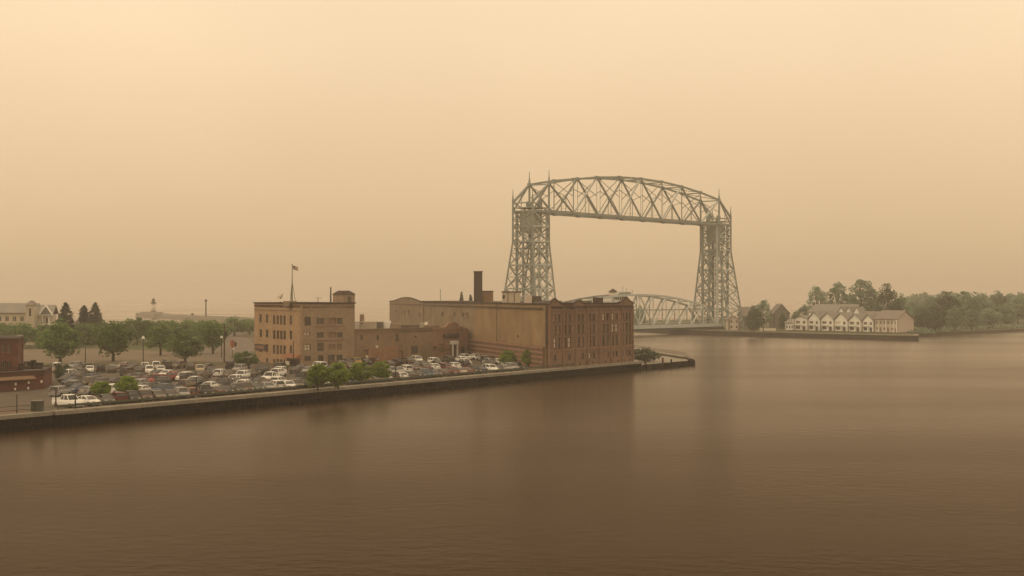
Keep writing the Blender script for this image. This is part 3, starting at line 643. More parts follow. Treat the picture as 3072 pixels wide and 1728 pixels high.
# roof sheds and chimney set back behind the parapet; drawn along the wall line
def roofblock(parent, px0, px1, ptop, d, dep, m, name, zb):
    w0, w1 = PD(px0, d), PD(px1, d); mb = MB(); mb.box((w0.x, d, zb), (w1.x, d + dep, ZY(ptop, d))); return mb.build(name, m, parent)
roofblock(Cb, 1192, 1213, 683, 346, 2.1, 'chimney_steel', 'chimney', 15.11)
roofblock(Cb, 1190.8, 1214.2, 682, 345.85, 2.4, 'dark_trim', 'chimney_cap', ZY(685, 346))
roofblock(Cb, 1213.5, 1240, 733.5, 347, 6, 'tan_wall', 'lift_house', 15.11); roofblock(Cb, 1212.8, 1241, 731.5, 346.8, 6.4, 'dark_trim', 'lift_house_coping', ZY(733.4, 347))
roofblock(Cb, 1263, 1309, 735, 335, 7, 'cream', 'roof_shed', 15.11); roofblock(Cb, 1261.5, 1310.5, 732.8, 334.8, 7.4, 'dark_trim', 'shed_coping', ZY(734.9, 335))
for px in (1277, 1293): roofblock(Cb, px, px + 1.4, 736, 334.93, .06, 'dark_trim', 'shed_joint', 15.2)
roofblock(Cb, 1264.5, 1270, 742, 334.94, .05, 'glass', 'shed_window', ZY(751, 335))
roofblock(Cb, 1319, 1338, 742, 322, 5, 'pink_siding', 'roof_shed', 15.11); roofblock(Cb, 1338.5, 1362, 745, 322, 5, 'chimney_steel', 'roof_shed', 15.11)
for px, d, l in ((1243, 336, 9), (1344, 312, 10), (1150, 372, 8), (1176, 362, 6)): roofblock(Cb, px, px + l, 758, d, 2, 'metal_grey', 'roof_vent', 15.11)
q = PD(1108, 380, 15.11); beam(Cb, 'aerial', q, q + Vector((0, 0, ZY(727, 380) - 15.11)), .16, 'steel')

# --- D: dark brick building on the quay edge
d_l, d_r = Vector((7.9, 288.0, 0)), Vector((28.5, 319.2, 0)); d_v = Vector((-.30, .954, 0)) * 9
D_ = thing('quayside_brick_building', (d_l.x, d_l.y, Z0), 'dark brown brick warehouse with many windows at the water edge', 'building')
f = Facade(D_, d_l, d_r, Z0, 15.75, 'brown_brick'); fD = f
L = f.L
rows = [(12.0, 13.6), (9.2, 11.3), (6.3, 8.6), (3.6, 5.4)]
xs_ = [2.3, 4.0, 6.6, 8.3, 12.2, 13.9, 17.1, 18.8, 21.6, 23.3, 25.1, 27.6, 29.3, 32.2, 34.0, 35.6]
lit = {(0, 8), (0, 9), (0, 11), (1, 11), (1, 12), (2, 0), (2, 3), (3, 6)}
for r, (z0, z1) in enumerate(rows):
    for i, x in enumerate(xs_):
        if r == 3 and i in (1, 2, 4, 8, 9): continue
        pn = 'blind' if (r, i) in lit else random.choice(['glass_grey', 'board', 'glass_grey'] if i < 8 else ['glass_grey', 'glass_grey', 'glass', 'board'])
        f.winm(x - .52, x + .52, z0, z1 - (.5 if r == 3 else 0), 'frame_dark', pn, 'sash', sill='lower_brick' if r < 3 else None)
for z, h, m in ((15.05, .3, 'dark_trim'), (14.2, .18, 'lower_brick'), (11.75, .14, 'lower_brick'), (8.95, .14, 'lower_brick'), (5.85, .3, 'orange_brick')): f.band(.03, L - .03, z, z + h, m, .1, 'belt_course')
for k in range(13): f.winm(1.2 + k * 2.85, 1.75 + k * 2.85, Z0 + .35, Z0 + .8, 'frame_dark', 'glass', 'plain', 'basement_window')
for i in range(8): x = .35 + i * (L - .7) / 7; f.box(x - .3, x + .3, Z0, 15.0, .004, .16, 'brown_brick', 'pilaster')
top = [(L - 7.0, 15.755), (L, 15.755), (L, 15.9), (L - 1.4, 16.35), (L - 3.4, 17.3), (L - 5.4, 16.35), (L - 7.0, 16.0)]
f.done(top)
for a_, b_ in zip(top[2:], top[3:]): beam(D_, 'coping', f.pt(*a_, -.2), f.pt(*b_, -.2), .6, 'dark_trim', .22)
for xg in (2.4, 12.3):
    tg = [(xg - 2.6, 15.76), (xg + 2.6, 15.76), (xg, 17.0 if xg < 5 else 16.6)]
    mb = MB(); mb.ring([[tuple(f.pt(x, z)) for x, z in tg], [tuple(f.pt(x, z, -.4)) for x, z in tg]]); mb.build('parapet_gable', 'brown_brick', D_)
    for a_, b_ in ((tg[0], tg[2]), (tg[2], tg[1])): beam(D_, 'coping', f.pt(*a_, -.2), f.pt(*b_, -.2), .6, 'dark_trim', .2)
d_bl, d_br = d_l + d_v, d_r + d_v
for p, q in ((d_r, d_br), (d_br, d_bl), (d_bl, d_l)): Facade(D_, p, q, Z0, 15.75, 'brown_brick').done()
flat_roof(D_, [d_l, d_r, d_br, d_bl], 15.0); coping(D_, [f.pt(5.2, 0), f.pt(9.6, 0)], 15.75); coping(D_, [f.pt(15, 0), f.pt(L - 7.1, 0)], 15.75); coping(D_, [d_r, d_br], 15.75)
for x, l in ((3.4, 2.6), (7.2, 2.2), (19.5, 3.0), (27, .6)): f.box(x, x + l, 15.01, 16.5 if l > 1 else 17.2, -5, -2.6, 'metal_grey' if l > 1 else 'dark_trim', 'roof_vent')

# --- B: low two-storey link with a gabled entrance
b_l, b_r = PD(893, 310.5), PD(1177.5, 343.5)
B = thing('link_building', (b_l.x, b_l.y, Z0), 'low two-storey brown building joining the tan blocks with a curved red gable', 'building')
mid = b_l + (b_r - b_l) * .665
f = Facade(B, b_l, mid, Z0, 9.75, 'link_wall')
for x0, y0, x1, y1, pn in ((907, 842, 913, 856, 'glass_grey'), (948, 843, 953, 856, 'glass'), (995, 840, 1003, 860, 'glass_grey'), (1043, 845, 1047.5, 850, 'glass')): f.win(x0, y0, x1, y1, 'frame_tan', pn)
f.win(1034.5, 871, 1051, 889, 'frame_dark', 'glass_grey', 'plain', 'loading_door'); f.win(1001, 882, 1014, 903, 'frame_dark', 'board', 'plain', 'door'); f.win(914, 880, 926, 906, 'frame_dark', 'board', 'plain', 'door')
z = f.z_at(950, 836); f.band(.1, f.x_at(1000), z - .25, z, 'orange_brick', .1, 'belt_course')
f.box(f.x_at(926.5), f.x_at(1000.5), Z0, f.z_at(960, 872), .004, .12, 'orange_brick', 'brick_base')
for px, py in ((946.5, 872), (921, 897)): f.box(f.x_at(px) - .3, f.x_at(px) + .3, f.z_at(px, py) - .3, f.z_at(px, py) + .3, .13, .35, 'white_paint', 'wall_lamp')
f.done(); fB = f
g_ = Facade(B, mid, b_r, Z0, 9.2, 'pink_brick'); lx = g_.L
g_.win(1090, 868, 1098, 877, 'frame_dark', 'glass'); g_.win(1105, 866, 1117, 886, 'frame_dark', 'board', 'plain', 'door'); g_.win(1160, 872, 1170, 896, 'frame_dark', 'glass', 'plain', 'doorway')
g_.win(1083, 838, 1090, 856, 'frame_tan', 'glass_grey')
x0, x1, z0, z1 = g_.rect(1115, 839.5, 1153, 850); g_.box(x0, x1, z0, z1, .004, .3, 'sign_dark', 'sign_board'); g_.box(x0 + .5, x1 - .3, z0 + .35, z1 - .3, .304, .36, 'glass_grey', 'sign_panel')
x0, x1, z0, z1 = g_.rect(1132, 857, 1147, 895); g_.box(x0, x1, z1 - .9, z1, .004, .9, 'pale', 'porch_roof'); g_.box(x0 + .3, x1 - .3, Z0, z1 - .9, .004, .2, 'glass_grey', 'porch_glass')
for k in range(2): g_.box(x0 + .1 + k * (x1 - x0 - .5), x0 + .4 + k * (x1 - x0 - .5), Z0, z1 - .903, .55, .85, 'pale', 'porch_post')
for z, m in ((8.7, 'orange_brick'), (5.2, 'orange_brick'), (4.2, 'lower_brick')): g_.band(.05, lx - .05, z, z + .28, m, .09, 'belt_course')
xm = g_.x_at(1139)
top = [(xm - 7.2, 9.203), (lx - .1, 9.203)] + [(xm + 4.6, 9.6), (xm + 2.6, 9.8), (xm + 1.5, 10.7), (xm, 11.0), (xm - 1.5, 10.7), (xm - 2.6, 9.8), (xm - 4.6, 9.6), (xm - 7.2, 9.5)]
g_.done(top)
for a_, b_ in zip(top[2:], top[3:]): beam(B, 'coping', g_.pt(*a_, -.2), g_.pt(*b_, -.2), .55, 'orange_brick', .2)
bk = Vector((.0, 26, 0)); 
flat_roof(B, [b_l, mid, b_r, b_r + Vector((-2, 6, 0)), mid + bk, b_l + bk], 9.15)
for p, q in ((mid + bk, b_l + bk), (b_l + bk, b_l + Vector((.02, .45, 0)))): Facade(B, p, q, Z0, 9.7, 'grey_brick').done()
coping(B, [b_l, mid], 9.75, 'link_wall', .6, .2)
roofblock(B, 905, 912, 791, 322, 4, 'grey_brick', 'flue_stack', 9.16)
for px0, px1, pt_, d, m in ((907, 944, 809, 318, 'cream'), (946, 962, 810, 324, 'metal_grey'), (965, 981, 808, 326, 'pale_trim'), (984, 1005, 814, 326, 'grey_brick'), (1056, 1064, 812, 334, 'frame_pale'), (1009, 1052, 818, 330, 'roof_tar')):
    roofblock(B, px0, px1, pt_, d, 3, m, 'roof_unit', 9.16)
roofblock(B, 909, 912, 812, 317.93, .06, 'glass', 'unit_fan', ZY(816, 318))
f_ = thing('roof_dish', PD(1072, 336, 9.9), 'small white satellite dish on the low building roof', 'satellite dish')
def dish(o, c, r, d):
    d = Vector(d).normalized(); x = d.cross(Vector((0, 0, 1))).normalized(); y = x.cross(d); mb = MB(); rs = []
    for k, (rr, dd) in enumerate(((.02, 0), (r * .5, .08), (r * .85, .22), (r, .33))): rs.append([tuple(c + x * rr * math.cos(a) + y * rr * math.sin(a) + d * dd * r) for a in [2 * math.pi * i / 12 for i in range(12)]])
    mb.ring(rs, cap=False); mb.build('reflector', 'white_paint', o)
    beam(o, 'mast', c - Vector((0, 0, 1.0)), c, .12, 'metal_grey')
dish(f_, PD(1072, 336, 10.7), .5, (-.3, -1, .5))
f_ = thing('satellite_dish', PD(705, 312, 15.2), 'white satellite dish on the tan corner building roof', 'satellite dish'); dish(f_, PD(705, 312, 16.9), .75, (.2, -1, .5)); beam(f_, 'feed_arm', PD(705, 312, 16.9), PD(711, 311.5, 18.0), .12, 'metal_grey')
# flagpole and flag
fp = thing('flagpole', PD(735, 312, 15.2), 'tall white flagpole on the tan corner building roof', 'flagpole')
fb = PD(735, 312, 15.2); ft = ZY(666.5, 312)
mb = MB(); mb.cyl((fb.x, fb.y), .16, .07, 15.2, ft, 8); mb.build('pole', 'metal_grey', fp)
mb = MB(); mb.cyl((fb.x, fb.y), .16, .02, ft, ft + .3, 8); mb.build('finial', 'metal_grey', fp)
for a in range(3): beam(fp, 'stay', fb + Vector((.9 * math.cos(a * 2.1), .9 * math.sin(a * 2.1), 0)), Vector((fb.x, fb.y, 21)), .09, 'metal_grey')
fl = thing('flag', (fb.x + .1, fb.y, ft - .9), 'small red white and blue flag flying from the rooftop flagpole', 'flag')
def flagmesh(x0, x1, z0, z1, m, name):
    mb = MB(); nseg = 8
    P = lambda i, z: (fb.x + .12 + lerp(x0, x1, i / nseg), fb.y + .12 * math.sin(lerp(x0, x1, i / nseg) * 4.2), z - .28 * lerp(x0, x1, i / nseg))
    for i in range(nseg): mb.quad(P(i, z0), P(i + 1, z0), P(i + 1, z1), P(i, z1))
    me = mb.mesh(name, m, smooth=True); o = link(name, me, fl); md = o.modifiers.new('thick', 'SOLIDIFY'); md.thickness = .02; return o
hgt = .85
for k in range(7): flagmesh(.5 if k > 3 else 0, 1.25, ft - .15 - hgt + k * hgt / 7, ft - .15 - hgt + (k + 1) * hgt / 7, 'flag_red' if k % 2 == 0 else 'white_paint', 'stripe')
flagmesh(0, .5, ft - .15 - hgt * 3 / 7, ft - .15, 'flag_blue', 'canton')
for px, top_, d, lab in ((832, 722, 314, 'thin dark aerial mast on the tan corner building roof'), (800, 749, 310, 'short whip aerial on the tan corner building roof')):
    q = PD(px, d, 15.2); o = thing('roof_aerial', q, lab, 'aerial'); zt_ = ZY(top_, d)
    mb = MB(); mb.cyl((q.x, q.y), .2 if top_ < 740 else .1, .14 if top_ < 740 else .05, 15.2, zt_, 6); mb.build('mast', 'post_dark', o); mb = MB(); mb.box((q.x - .4, q.y - .4, 15.2), (q.x + .4, q.y + .4, 16.1)); mb.build('mount', 'post_dark', o)
    if top_ > 740: beam(o, 'cross_arm', q + Vector((-.6, 0, 1.9)), q + Vector((.9, 0, 1.9)), .08, 'post_dark')

# --- E: red brick building at the left edge with a low wing
e_c = PD(111, 226); e_l = e_c - U * 26; e_s = PD(131, 241); e_b = e_s - U * 26
E_ = thing('red_brick_annex', (e_c.x, e_c.y, Z0), 'low dark red brick annex with round wall lamps at the left edge', 'building')
f = Facade(E_, e_l, e_c, Z0, 5.05, 'red_brick'); f.band(.1, f.L - 2.2, 4.25, 4.5, 'dark_trim', .08, 'belt_course')
mb = MB(); q = [f.pt(0, 4.0, .9), f.pt(f.L - 2.2, 4.0, .9), f.pt(f.L - 2.2, 4.45, .1), f.pt(0, 4.45, .1)]; mb.ring([[tuple(v) for v in q], [tuple(v - Vector((0, 0, .12))) for v in q]]); mb.build('awning', 'board', E_)
for px, py in ((38, 966), (71, 962), (103, 960)):
    x = f.x_at(px); z = f.z_at(px, py); f.box(x - .16, x + .16, z - .2, z + .22, .004, .25, 'white_paint', 'wall_lamp')
for px, py in ((38, 979), (71, 978)): x = f.x_at(px); f.box(x - .14, x + .14, Z0 + .1, Z0 + .5, .004, .1, 'pale', 'wall_vent')
f.done()
Facade(E_, e_c, e_s, Z0, 5.05, 'red_brick').done(); Facade(E_, e_b, e_l, Z0, 5.05, 'red_brick').done()
flat_roof(E_, [e_l, e_c, e_s, e_b], 4.6); coping(E_, [e_l, e_c, e_s, e_b], 5.05, w=.45, h=.18)
for px, d, w, h, m in ((58, 240, .9, 1.2, 'metal_grey'), (66, 241, .8, 1.4, 'post_dark'), (75, 242, 1.6, 1.3, 'cream'), (50, 239, .6, 1.1, 'post_dark'), (82, 242, .7, 1.6, 'post_dark'), (98, 243, .9, 1.1, 'post_dark')):
    q = PD(px, d - 2); mb = MB(); mb.box((q.x - w / 2, q.y, 4.61), (q.x + w / 2, q.y + 1, 4.61 + h)); mb.build('roof_unit', m, E_)
t_r = PD(45, 236); t_l = t_r - U * 14; dp = Vector((-2.5, 9, 0))
T_ = thing('red_brick_house', (t_r.x, t_r.y, Z0), 'dark red brick upper block with pale sash windows at the left edge', 'building')
f = Facade(T_, t_l, t_r, Z0, 10.2, 'red_brick')
for y0, y1 in ((868, 887), (908, 926)):
    f.win(3, y0, 15, y1, 'frame_tan', 'glass_grey' if y0 < 900 else 'glass', 'pair'); f.win(17, y0, 29, y1, 'frame_tan', 'glass_grey' if y0 < 900 else 'glass', 'pair')
f.done(); Facade(T_, t_r, t_r + dp, Z0, 10.2, 'red_brick').done(); Facade(T_, t_r + dp, t_l + dp, Z0, 10.2, 'red_brick').done(); Facade(T_, t_l + dp, t_l, Z0, 10.2, 'red_brick').done()
flat_roof(T_, [t_l, t_r, t_r + dp, t_l + dp], 9.8); coping(T_, [t_l, t_r, t_r + dp, t_l + dp], 10.2, 'grey_siding', .6, .35)

# --- F: gabled hotel block far left
Hh = thing('gabled_hotel', PD(60, 436, Z0), 'cream three-storey hotel with grey gabled roof behind the trees on the left', 'hotel')
hl, hm, hr = PD(-70, 438), PD(88, 434), PD(131, 432)
f = Facade(Hh, hl, hm, Z0, 12.0, 'cream')
for r, z in enumerate((3.2, 6.4, 9.4)):
    for k in range(7): f.winm(1.2 + k * 2.6, 2.5 + k * 2.6, z, z + 1.6, 'frame_pale', 'glass_grey', 'pair')
f.done()
f = Facade(Hh, hm, hr, Z0, 11.6, 'pink_siding')
for r, z in enumerate((3.0, 6.0, 8.8)):
    f.winm(.5, 1.6, z, z + 1.7, 'frame_pale', 'blind', 'plain'); f.winm(2.3, 3.2, z, z + 1.7, 'frame_pale', 'glass_grey', 'sash'); f.winm(3.9, 5.0, z, z + 1.9, 'frame_pale', 'glass_grey', 'plain')
    f.box(-.1, f.L, z - .5, z - .25, .05, 1.3, 'pale_trim', 'balcony')
    f.box(f.L - .5, f.L - .2, z - .25, z + 2.3, .95, 1.2, 'pale_trim', 'balcony_post'); f.box(f.L * .55, f.L * .55 + .2, z - .25, z + 2.3, .95, 1.2, 'pale_trim', 'balcony_post')
f.done(); hb = Vector((-4, 16, 0)); Facade(Hh, hr, hr + hb, Z0, 11.6, 'pink_siding').done(); Facade(Hh, hr + hb, hl + hb, Z0, 11.6, 'pink_siding').done()
def gable_roof(parent, a, b, dep, ze, zr, m, over=.5, name='roof'):
    """ridge runs along a->b, halfway back"""
    a = Vector(a); b = Vector(b); d = (b - a).normalized(); a = a - d * over; b = b + d * over; n = Vector(dep); nn = n.normalized()
    A0 = a - nn * over; B0 = b - nn * over; A1 = a + n + nn * over; B1 = b + n + nn * over; Am = a + n / 2; Bm = b + n / 2
    mb = MB(); up = Vector((0, 0, .22))
    z = lambda v, h: Vector((v.x, v.y, h))
    mb.ring([[tuple(z(A0, ze)), tuple(z(Am, zr)), tuple(z(A1, ze)), tuple(z(A1, ze + .22)), tuple(z(Am, zr + .25)), tuple(z(A0, ze + .22))],
             [tuple(z(B0, ze)), tuple(z(Bm, zr)), tuple(z(B1, ze)), tuple(z(B1, ze + .22)), tuple(z(Bm, zr + .25)), tuple(z(B0, ze + .22))]])
    return mb.build(name, m, parent)
def gable_wall(parent, a, b, ze, zr, m, th=.25, name='gable'):
    a = Vector((a[0], a[1], 0)); b = Vector((b[0], b[1], 0)); d = (b - a).normalized(); n = Vector((d.y, -d.x, 0)); mb = MB()
    tri = [Vector((a.x, a.y, ze)), Vector((b.x, b.y, ze)), Vector(((a.x + b.x) / 2, (a.y + b.y) / 2, zr))]
    mb.ring([[tuple(v) for v in tri], [tuple(v - n * th) for v in tri]]); return mb.build(name, m, parent)
gable_roof(Hh, hl, hm, (-3.5, 16, 0), 12.0, 15.0, 'shingle'); gable_roof(Hh, hm, hr, (-3.5, 15.5, 0), 11.62, 14.4, 'shingle')
f2 = Facade(Hh, PD(100, 431.2), PD(131, 430.2), 11.4, 11.62, 'pale_trim'); f2.done(); gable_wall(Hh, PD(100, 431.2), PD(131, 430.2), 11.62, 14.3, 'grey_siding')
ga, gb, gm = PD(99, 430.9), PD(132.5, 429.9), PD(115.7, 430.4)
for p_, q_ in ((ga, gm), (gb, gm)): beam(Hh, 'bargeboard', Vector((p_.x, p_.y - .1, 11.6)), Vector((q_.x, q_.y - .1, 14.6)), .35, 'pale_trim')
tx0, tx1 = PD(66, 430), PD(88, 430)
mb = MB(); mb.box((tx0.x, 429.5, Z0), (tx1.x, 432.8, 14.6)); mb.build('tower', 'cream', Hh); mb = MB(); mb.box((tx0.x + 1.1, 429.42, 11.2), (tx0.x + 1.7, 429.48, 13.6)); mb.build('slot_window', 'glass', Hh)
mb = MB(); cc = ((tx0.x + tx1.x) / 2, 431.1); hw_ = (tx1.x - tx0.x) / 2 + .3
mb.ring([[(cc[0] - hw_, 429.2, 14.603), (cc[0] + hw_, 429.2, 14.603), (cc[0] + hw_, 433.1, 14.603), (cc[0] - hw_, 433.1, 14.603)], [(cc[0] - .35, 430.8, 16.1), (cc[0] + .35, 430.8, 16.1), (cc[0] + .35, 431.4, 16.1), (cc[0] - .35, 431.4, 16.1)]]); mb.build('tower_roof', 'shingle_brown', Hh)
gable_wall(Hh, PD(8, 437), PD(42, 436.4), 7.6, 10.0, 'pale_trim', 1.2)

# --- row houses across the channel
r0, r1 = Vector((124.8, 617, 0)), Vector((163.5, 571, 0)); rd = (r1 - r0).normalized(); rn = Vector((rd.y, -rd.x, 0))   # rn looks to the harbour
if rn.y > 0: rn = -rn
zs = 2.2
def r_at(px): k = ray(px); t_ = (k * r0.y - r0.x) / (rd.x - k * rd.y); return r0 + rd * t_
units = [(1998, 2031, 7.2, 8.4), (2033, 2062, 7.1, 10.4), (2065, 2097, 7.0, 10.2), (2099, 2132, 6.9, 10.2), (2134, 2166, 6.6, 9.7), (2169, 2198, 6.5, 9.6)]
words_ = ['leftmost white front house of the waterfront row, with the lowest gable', 'second white gabled front house from the left in the waterfront row', 'third white gabled front house from the left in the waterfront row', 'fourth white gabled front house from the left in the waterfront row', 'fifth white gabled front house from the left in the waterfront row', 'rightmost white gabled front house, beside the long pink siding wing']
for k, (x0, x1, ze, zr) in enumerate(units):
    a, b = r_at(x0), r_at(x1); L_ = (b - a).length
    o = thing('row_house', (a.x, a.y, zs), words_[k], 'house', 'white waterfront row houses')
    f = Facade(o, a, b, zs, ze, 'pale')
    f.winm(L_ * .1, L_ * .5, zs + .5, zs + 1.9, 'frame_pale', 'glass', 'pair'); f.winm(L_ * .1, L_ * .5, zs + 2.9, zs + 4.2, 'frame_pale', 'glass' if k != 3 else 'blind', 'pair')
    f.winm(L_ * .62, L_ * .86, zs + .06, zs + 1.9, 'frame_dark', 'glass_grey', 'plain', 'door'); f.winm(L_ * .64, L_ * .84, zs + 2.9, zs + 4.2, 'frame_pale', 'glass_grey', 'sash')
    f.box(.05, L_ * .6, zs + 2.35, zs + 2.55, .01, 1.1, 'pale_trim', 'balcony'); f.box(.05, L_ * .6, zs + 3.2, zs + 3.3, 1.0, 1.1, 'pale_trim', 'balcony_rail')
    for xx in (.08, L_ * .56): f.box(xx, xx + .22, zs, ze - .05, .95, 1.17, 'pale_trim', 'balcony_post')
    f.done()
    dep = -f.n * 9; Facade(o, b, b + dep, zs, ze, 'pink_siding').done(); Facade(o, a + dep, a, zs, ze, 'pink_siding').done()
    gable_wall(o, a, b, ze, zr, 'pale')
    # roof with its ridge running back
    m1 = (a + b) / 2; mb = MB(); up = .2; fr = f.n * .5
    sec = lambda off: [tuple(v + off) for v in (Vector((a.x, a.y, ze)) - f.d * .4, Vector((m1.x, m1.y, zr + .02)), Vector((b.x, b.y, ze)) + f.d * .4, Vector((b.x, b.y, ze + up)) + f.d * .4, Vector((m1.x, m1.y, zr + up + .1)), Vector((a.x, a.y, ze + up)) - f.d * .4)]
    mb.ring([sec(fr), sec(dep)]); mb.build('roof', 'shingle', o)
# big rear block
ra, rb = r_at(1992) - rn * 12, r_at(2100) - rn * 12
o = thing('rear_house_block', (ra.x, ra.y, zs), 'three-storey pale house block with long grey roof behind the row houses', 'house')
f = Facade(o, ra, rb, zs, 10.2, 'pale')
for i, x in enumerate((1.2, 8, 15, 21)): f.winm(x, x + 1.1, 7.6, 9.2, 'frame_pale', 'glass', 'sash')
f.done(); Facade(o, ra - rn * 11, ra, zs, 10.2, 'pale').done(); Facade(o, rb, rb - rn * 11, zs, 10.2, 'pale').done()
gable_roof(o, ra, rb, -rn * 11, 10.2, 13.6, 'shingle'); gable_wall(o, ra - rn * 11, ra, 10.2, 13.5, 'pale')
for px in (2077, 2096, 2116):
    a = r_at(px - 9) - rn * 11.2; b = r_at(px + 9) - rn * 11.2; gable_wall(o, a, b, 9.6, 12.6, 'pale_trim'); f = Facade(o, a, b, 8.0, 9.6, 'pale_trim'); f.winm(f.L * .4, f.L * .62, 8.2, 9.4, 'frame_dark', 'glass'); f.done()
    m1 = (a + b) / 2; mb = MB(); sec = lambda off: [tuple(v + off) for v in (Vector((a.x, a.y, 9.5)) - rd * .3, Vector((m1.x, m1.y, 12.65)), Vector((b.x, b.y, 9.5)) + rd * .3, Vector((b.x, b.y, 9.7)) + rd * .3, Vector((m1.x, m1.y, 12.95)), Vector((a.x, a.y, 9.7)) - rd * .3)]
    mb.ring([sec(rn * .4), sec(-rn * 5)]); mb.build('dormer_roof', 'shingle', o)
# right wing
ra, rb = r_at(2200), r_at(2257)
o = thing('row_house_wing', (ra.x, ra.y, zs), 'pink siding wing with broad grey roof at the right end of the row houses', 'house')
f = Facade(o, ra, rb, zs, 7.6, 'pink_siding'); n_ = 6
for i in range(n_):
    x = f.L * (i + .35) / n_; f.winm(x, x + .9, zs + 3.4, zs + 4.6, 'frame_pale', 'glass_grey', 'sash')
    if i % 2: f.winm(x, x + .9, zs + .06, zs + 2.0, 'frame_dark', 'board', 'plain', 'door')
    else: f.winm(x, x + .9, zs + .9, zs + 2.0, 'frame_pale', 'glass_grey', 'sash')
for i in (1, 3, 5): f.box(f.L * i / n_ - .14, f.L * i / n_ + .14, zs, 7.5, .004, .2, 'pale_trim', 'corner_board')
f.box(f.L - .5, f.L - .05, zs, 7.5, .004, .25, 'pale_trim', 'corner_board')
f.done(); Facade(o, rb, rb - rn * 12, zs, 7.6, 'pink_siding').done(); gable_wall(o, rb, rb - rn * 12, 7.6, 10.9, 'pink_siding'); Facade(o, ra - rn * 12, ra, zs, 7.6, 'pink_siding').done()
gable_roof(o, ra, rb, -rn * 12, 7.6, 11.2, 'shingle_brown')
# connecting roof behind the gables
ra, rb = r_at(2105) - rn * 9.5, r_at(2199) - rn * 9.5
o = thing('row_house_rear_range', (ra.x, ra.y, zs), 'grey roofed rear range showing above the right hand row house gables', 'house')
f = Facade(o, ra, rb, zs, 7.2, 'pink_siding'); f.done(); Facade(o, rb, rb - rn * 10, zs, 7.2, 'pink_siding').done(); Facade(o, rb - rn * 10, ra - rn * 10, zs, 7.2, 'pink_siding').done(); Facade(o, ra - rn * 10, ra, zs, 7.2, 'pink_siding').done()
gable_roof(o, ra, rb, -rn * 10, 7.2, 10.6, 'shingle_brown', .1)
# low left cottage of the row
ra, rb = r_at(1975), r_at(1997); o = thing('white_cottage', (ra.x, ra.y, zs), 'low white cottage at the left end of the row houses', 'house')
f = Facade(o, ra, rb, zs, 5.2, 'pale_trim')
for i in range(3): f.winm(f.L * (.1 + .3 * i), f.L * (.28 + .3 * i), zs + .7, zs + 1.9, 'frame_pale', 'glass', 'sash')
f.done(); Facade(o, rb, rb - rn * 8, zs, 5.2, 'pale').done(); Facade(o, ra - rn * 8, ra, zs, 5.2, 'pale').done(); gable_roof(o, ra, rb, -rn * 8, 5.2, 7.0, 'shingle')
# other houses behind the tower foot
def house(name, px0, px1, d, dep, ze, zr, wallm, roofm, label, ridge_front=True, zb=1.95):
    a, b = PD(px0, d), PD(px1, d); o = thing(name, (a.x, a.y, zb), label, 'house')
    f = Facade(o, a, b, zb, ze, wallm); L_ = f.L; nw = max(2, int(L_ / 2.6))
    for i in range(nw):
        x = L_ * (i + .3) / nw; f.winm(x, x + L_ / nw * .4, zb + .9, zb + 2.1, 'frame_pale', 'glass_grey', 'sash')
        if ze - zb > 4.4: f.winm(x, x + L_ / nw * .4, zb + 3.4, zb + 4.6, 'frame_pale', 'glass_grey', 'sash')
    f.done(); back_ = Vector((0, dep, 0)); Facade(o, b, b + back_, zb, ze, wallm).done(); Facade(o, b + back_, a + back_, zb, ze, wallm).done(); Facade(o, a + back_, a, zb, ze, wallm).done()
    if ridge_front: gable_roof(o, a, b, (0, dep, 0), ze, zr, roofm); gable_wall(o, b, b + back_, ze, zr, wallm); gable_wall(o, a + back_, a, ze, zr, wallm)
    else:
        gable_wall(o, a, b, ze, zr, wallm); gable_wall(o, b + back_, a + back_, ze, zr, wallm); m1 = (a + b) / 2; mb = MB()
        sec = lambda off: [tuple(v + off) for v in (Vector((a.x - .4, a.y, ze)), Vector((m1.x, m1.y, zr)), Vector((b.x + .4, b.y, ze)), Vector((b.x + .4, b.y, ze + .2)), Vector((m1.x, m1.y, zr + .25)), Vector((a.x - .4, a.y, ze + .2)))]
        mb.ring([sec(Vector((0, -.4, 0))), sec(back_ + Vector((0, .4, 0)))]); mb.build('roof', roofm, o)
    return o
house('grey_gabled_house', 1947, 1986, 650, 12, 9.0, 13.6, 'grey_siding', 'shingle', 'grey siding house with a steep gable left of the row houses', False)
house('brown_roof_house', 1866, 1902, 665, 10, 7.5, 12.0, 'grey_siding', 'shingle_brown', 'brown roofed house between the right bridge tower and the windswept tree')
house('pink_tower_shop', 1833, 1860, 620, 9, 6.6, 8.4, 'pink_siding', 'shingle_brown', 'small pink siding house at the foot of the right bridge tower', False)
house('blue_roof_shed', 1586, 1612, 640, 9, 11.5, 13.5, 'grey_siding', 'metal_grey', 'grey shed just right of the dark brick warehouse behind the lift span', True, 1.95) if False else None
bt = thing('boat_wall', PD(1928, 612, 1.93), 'long low white wall on the lawn beside the windswept tree', 'wall')
a, b = PD(1912, 612), PD(1952, 610); mb = MB(); mb.prism([(a.x, a.y), (b.x, b.y), (b.x, b.y + .4), (a.x, a.y + .4)], 1.93, 3.1); mb.build('wall_face', 'white_paint', bt)

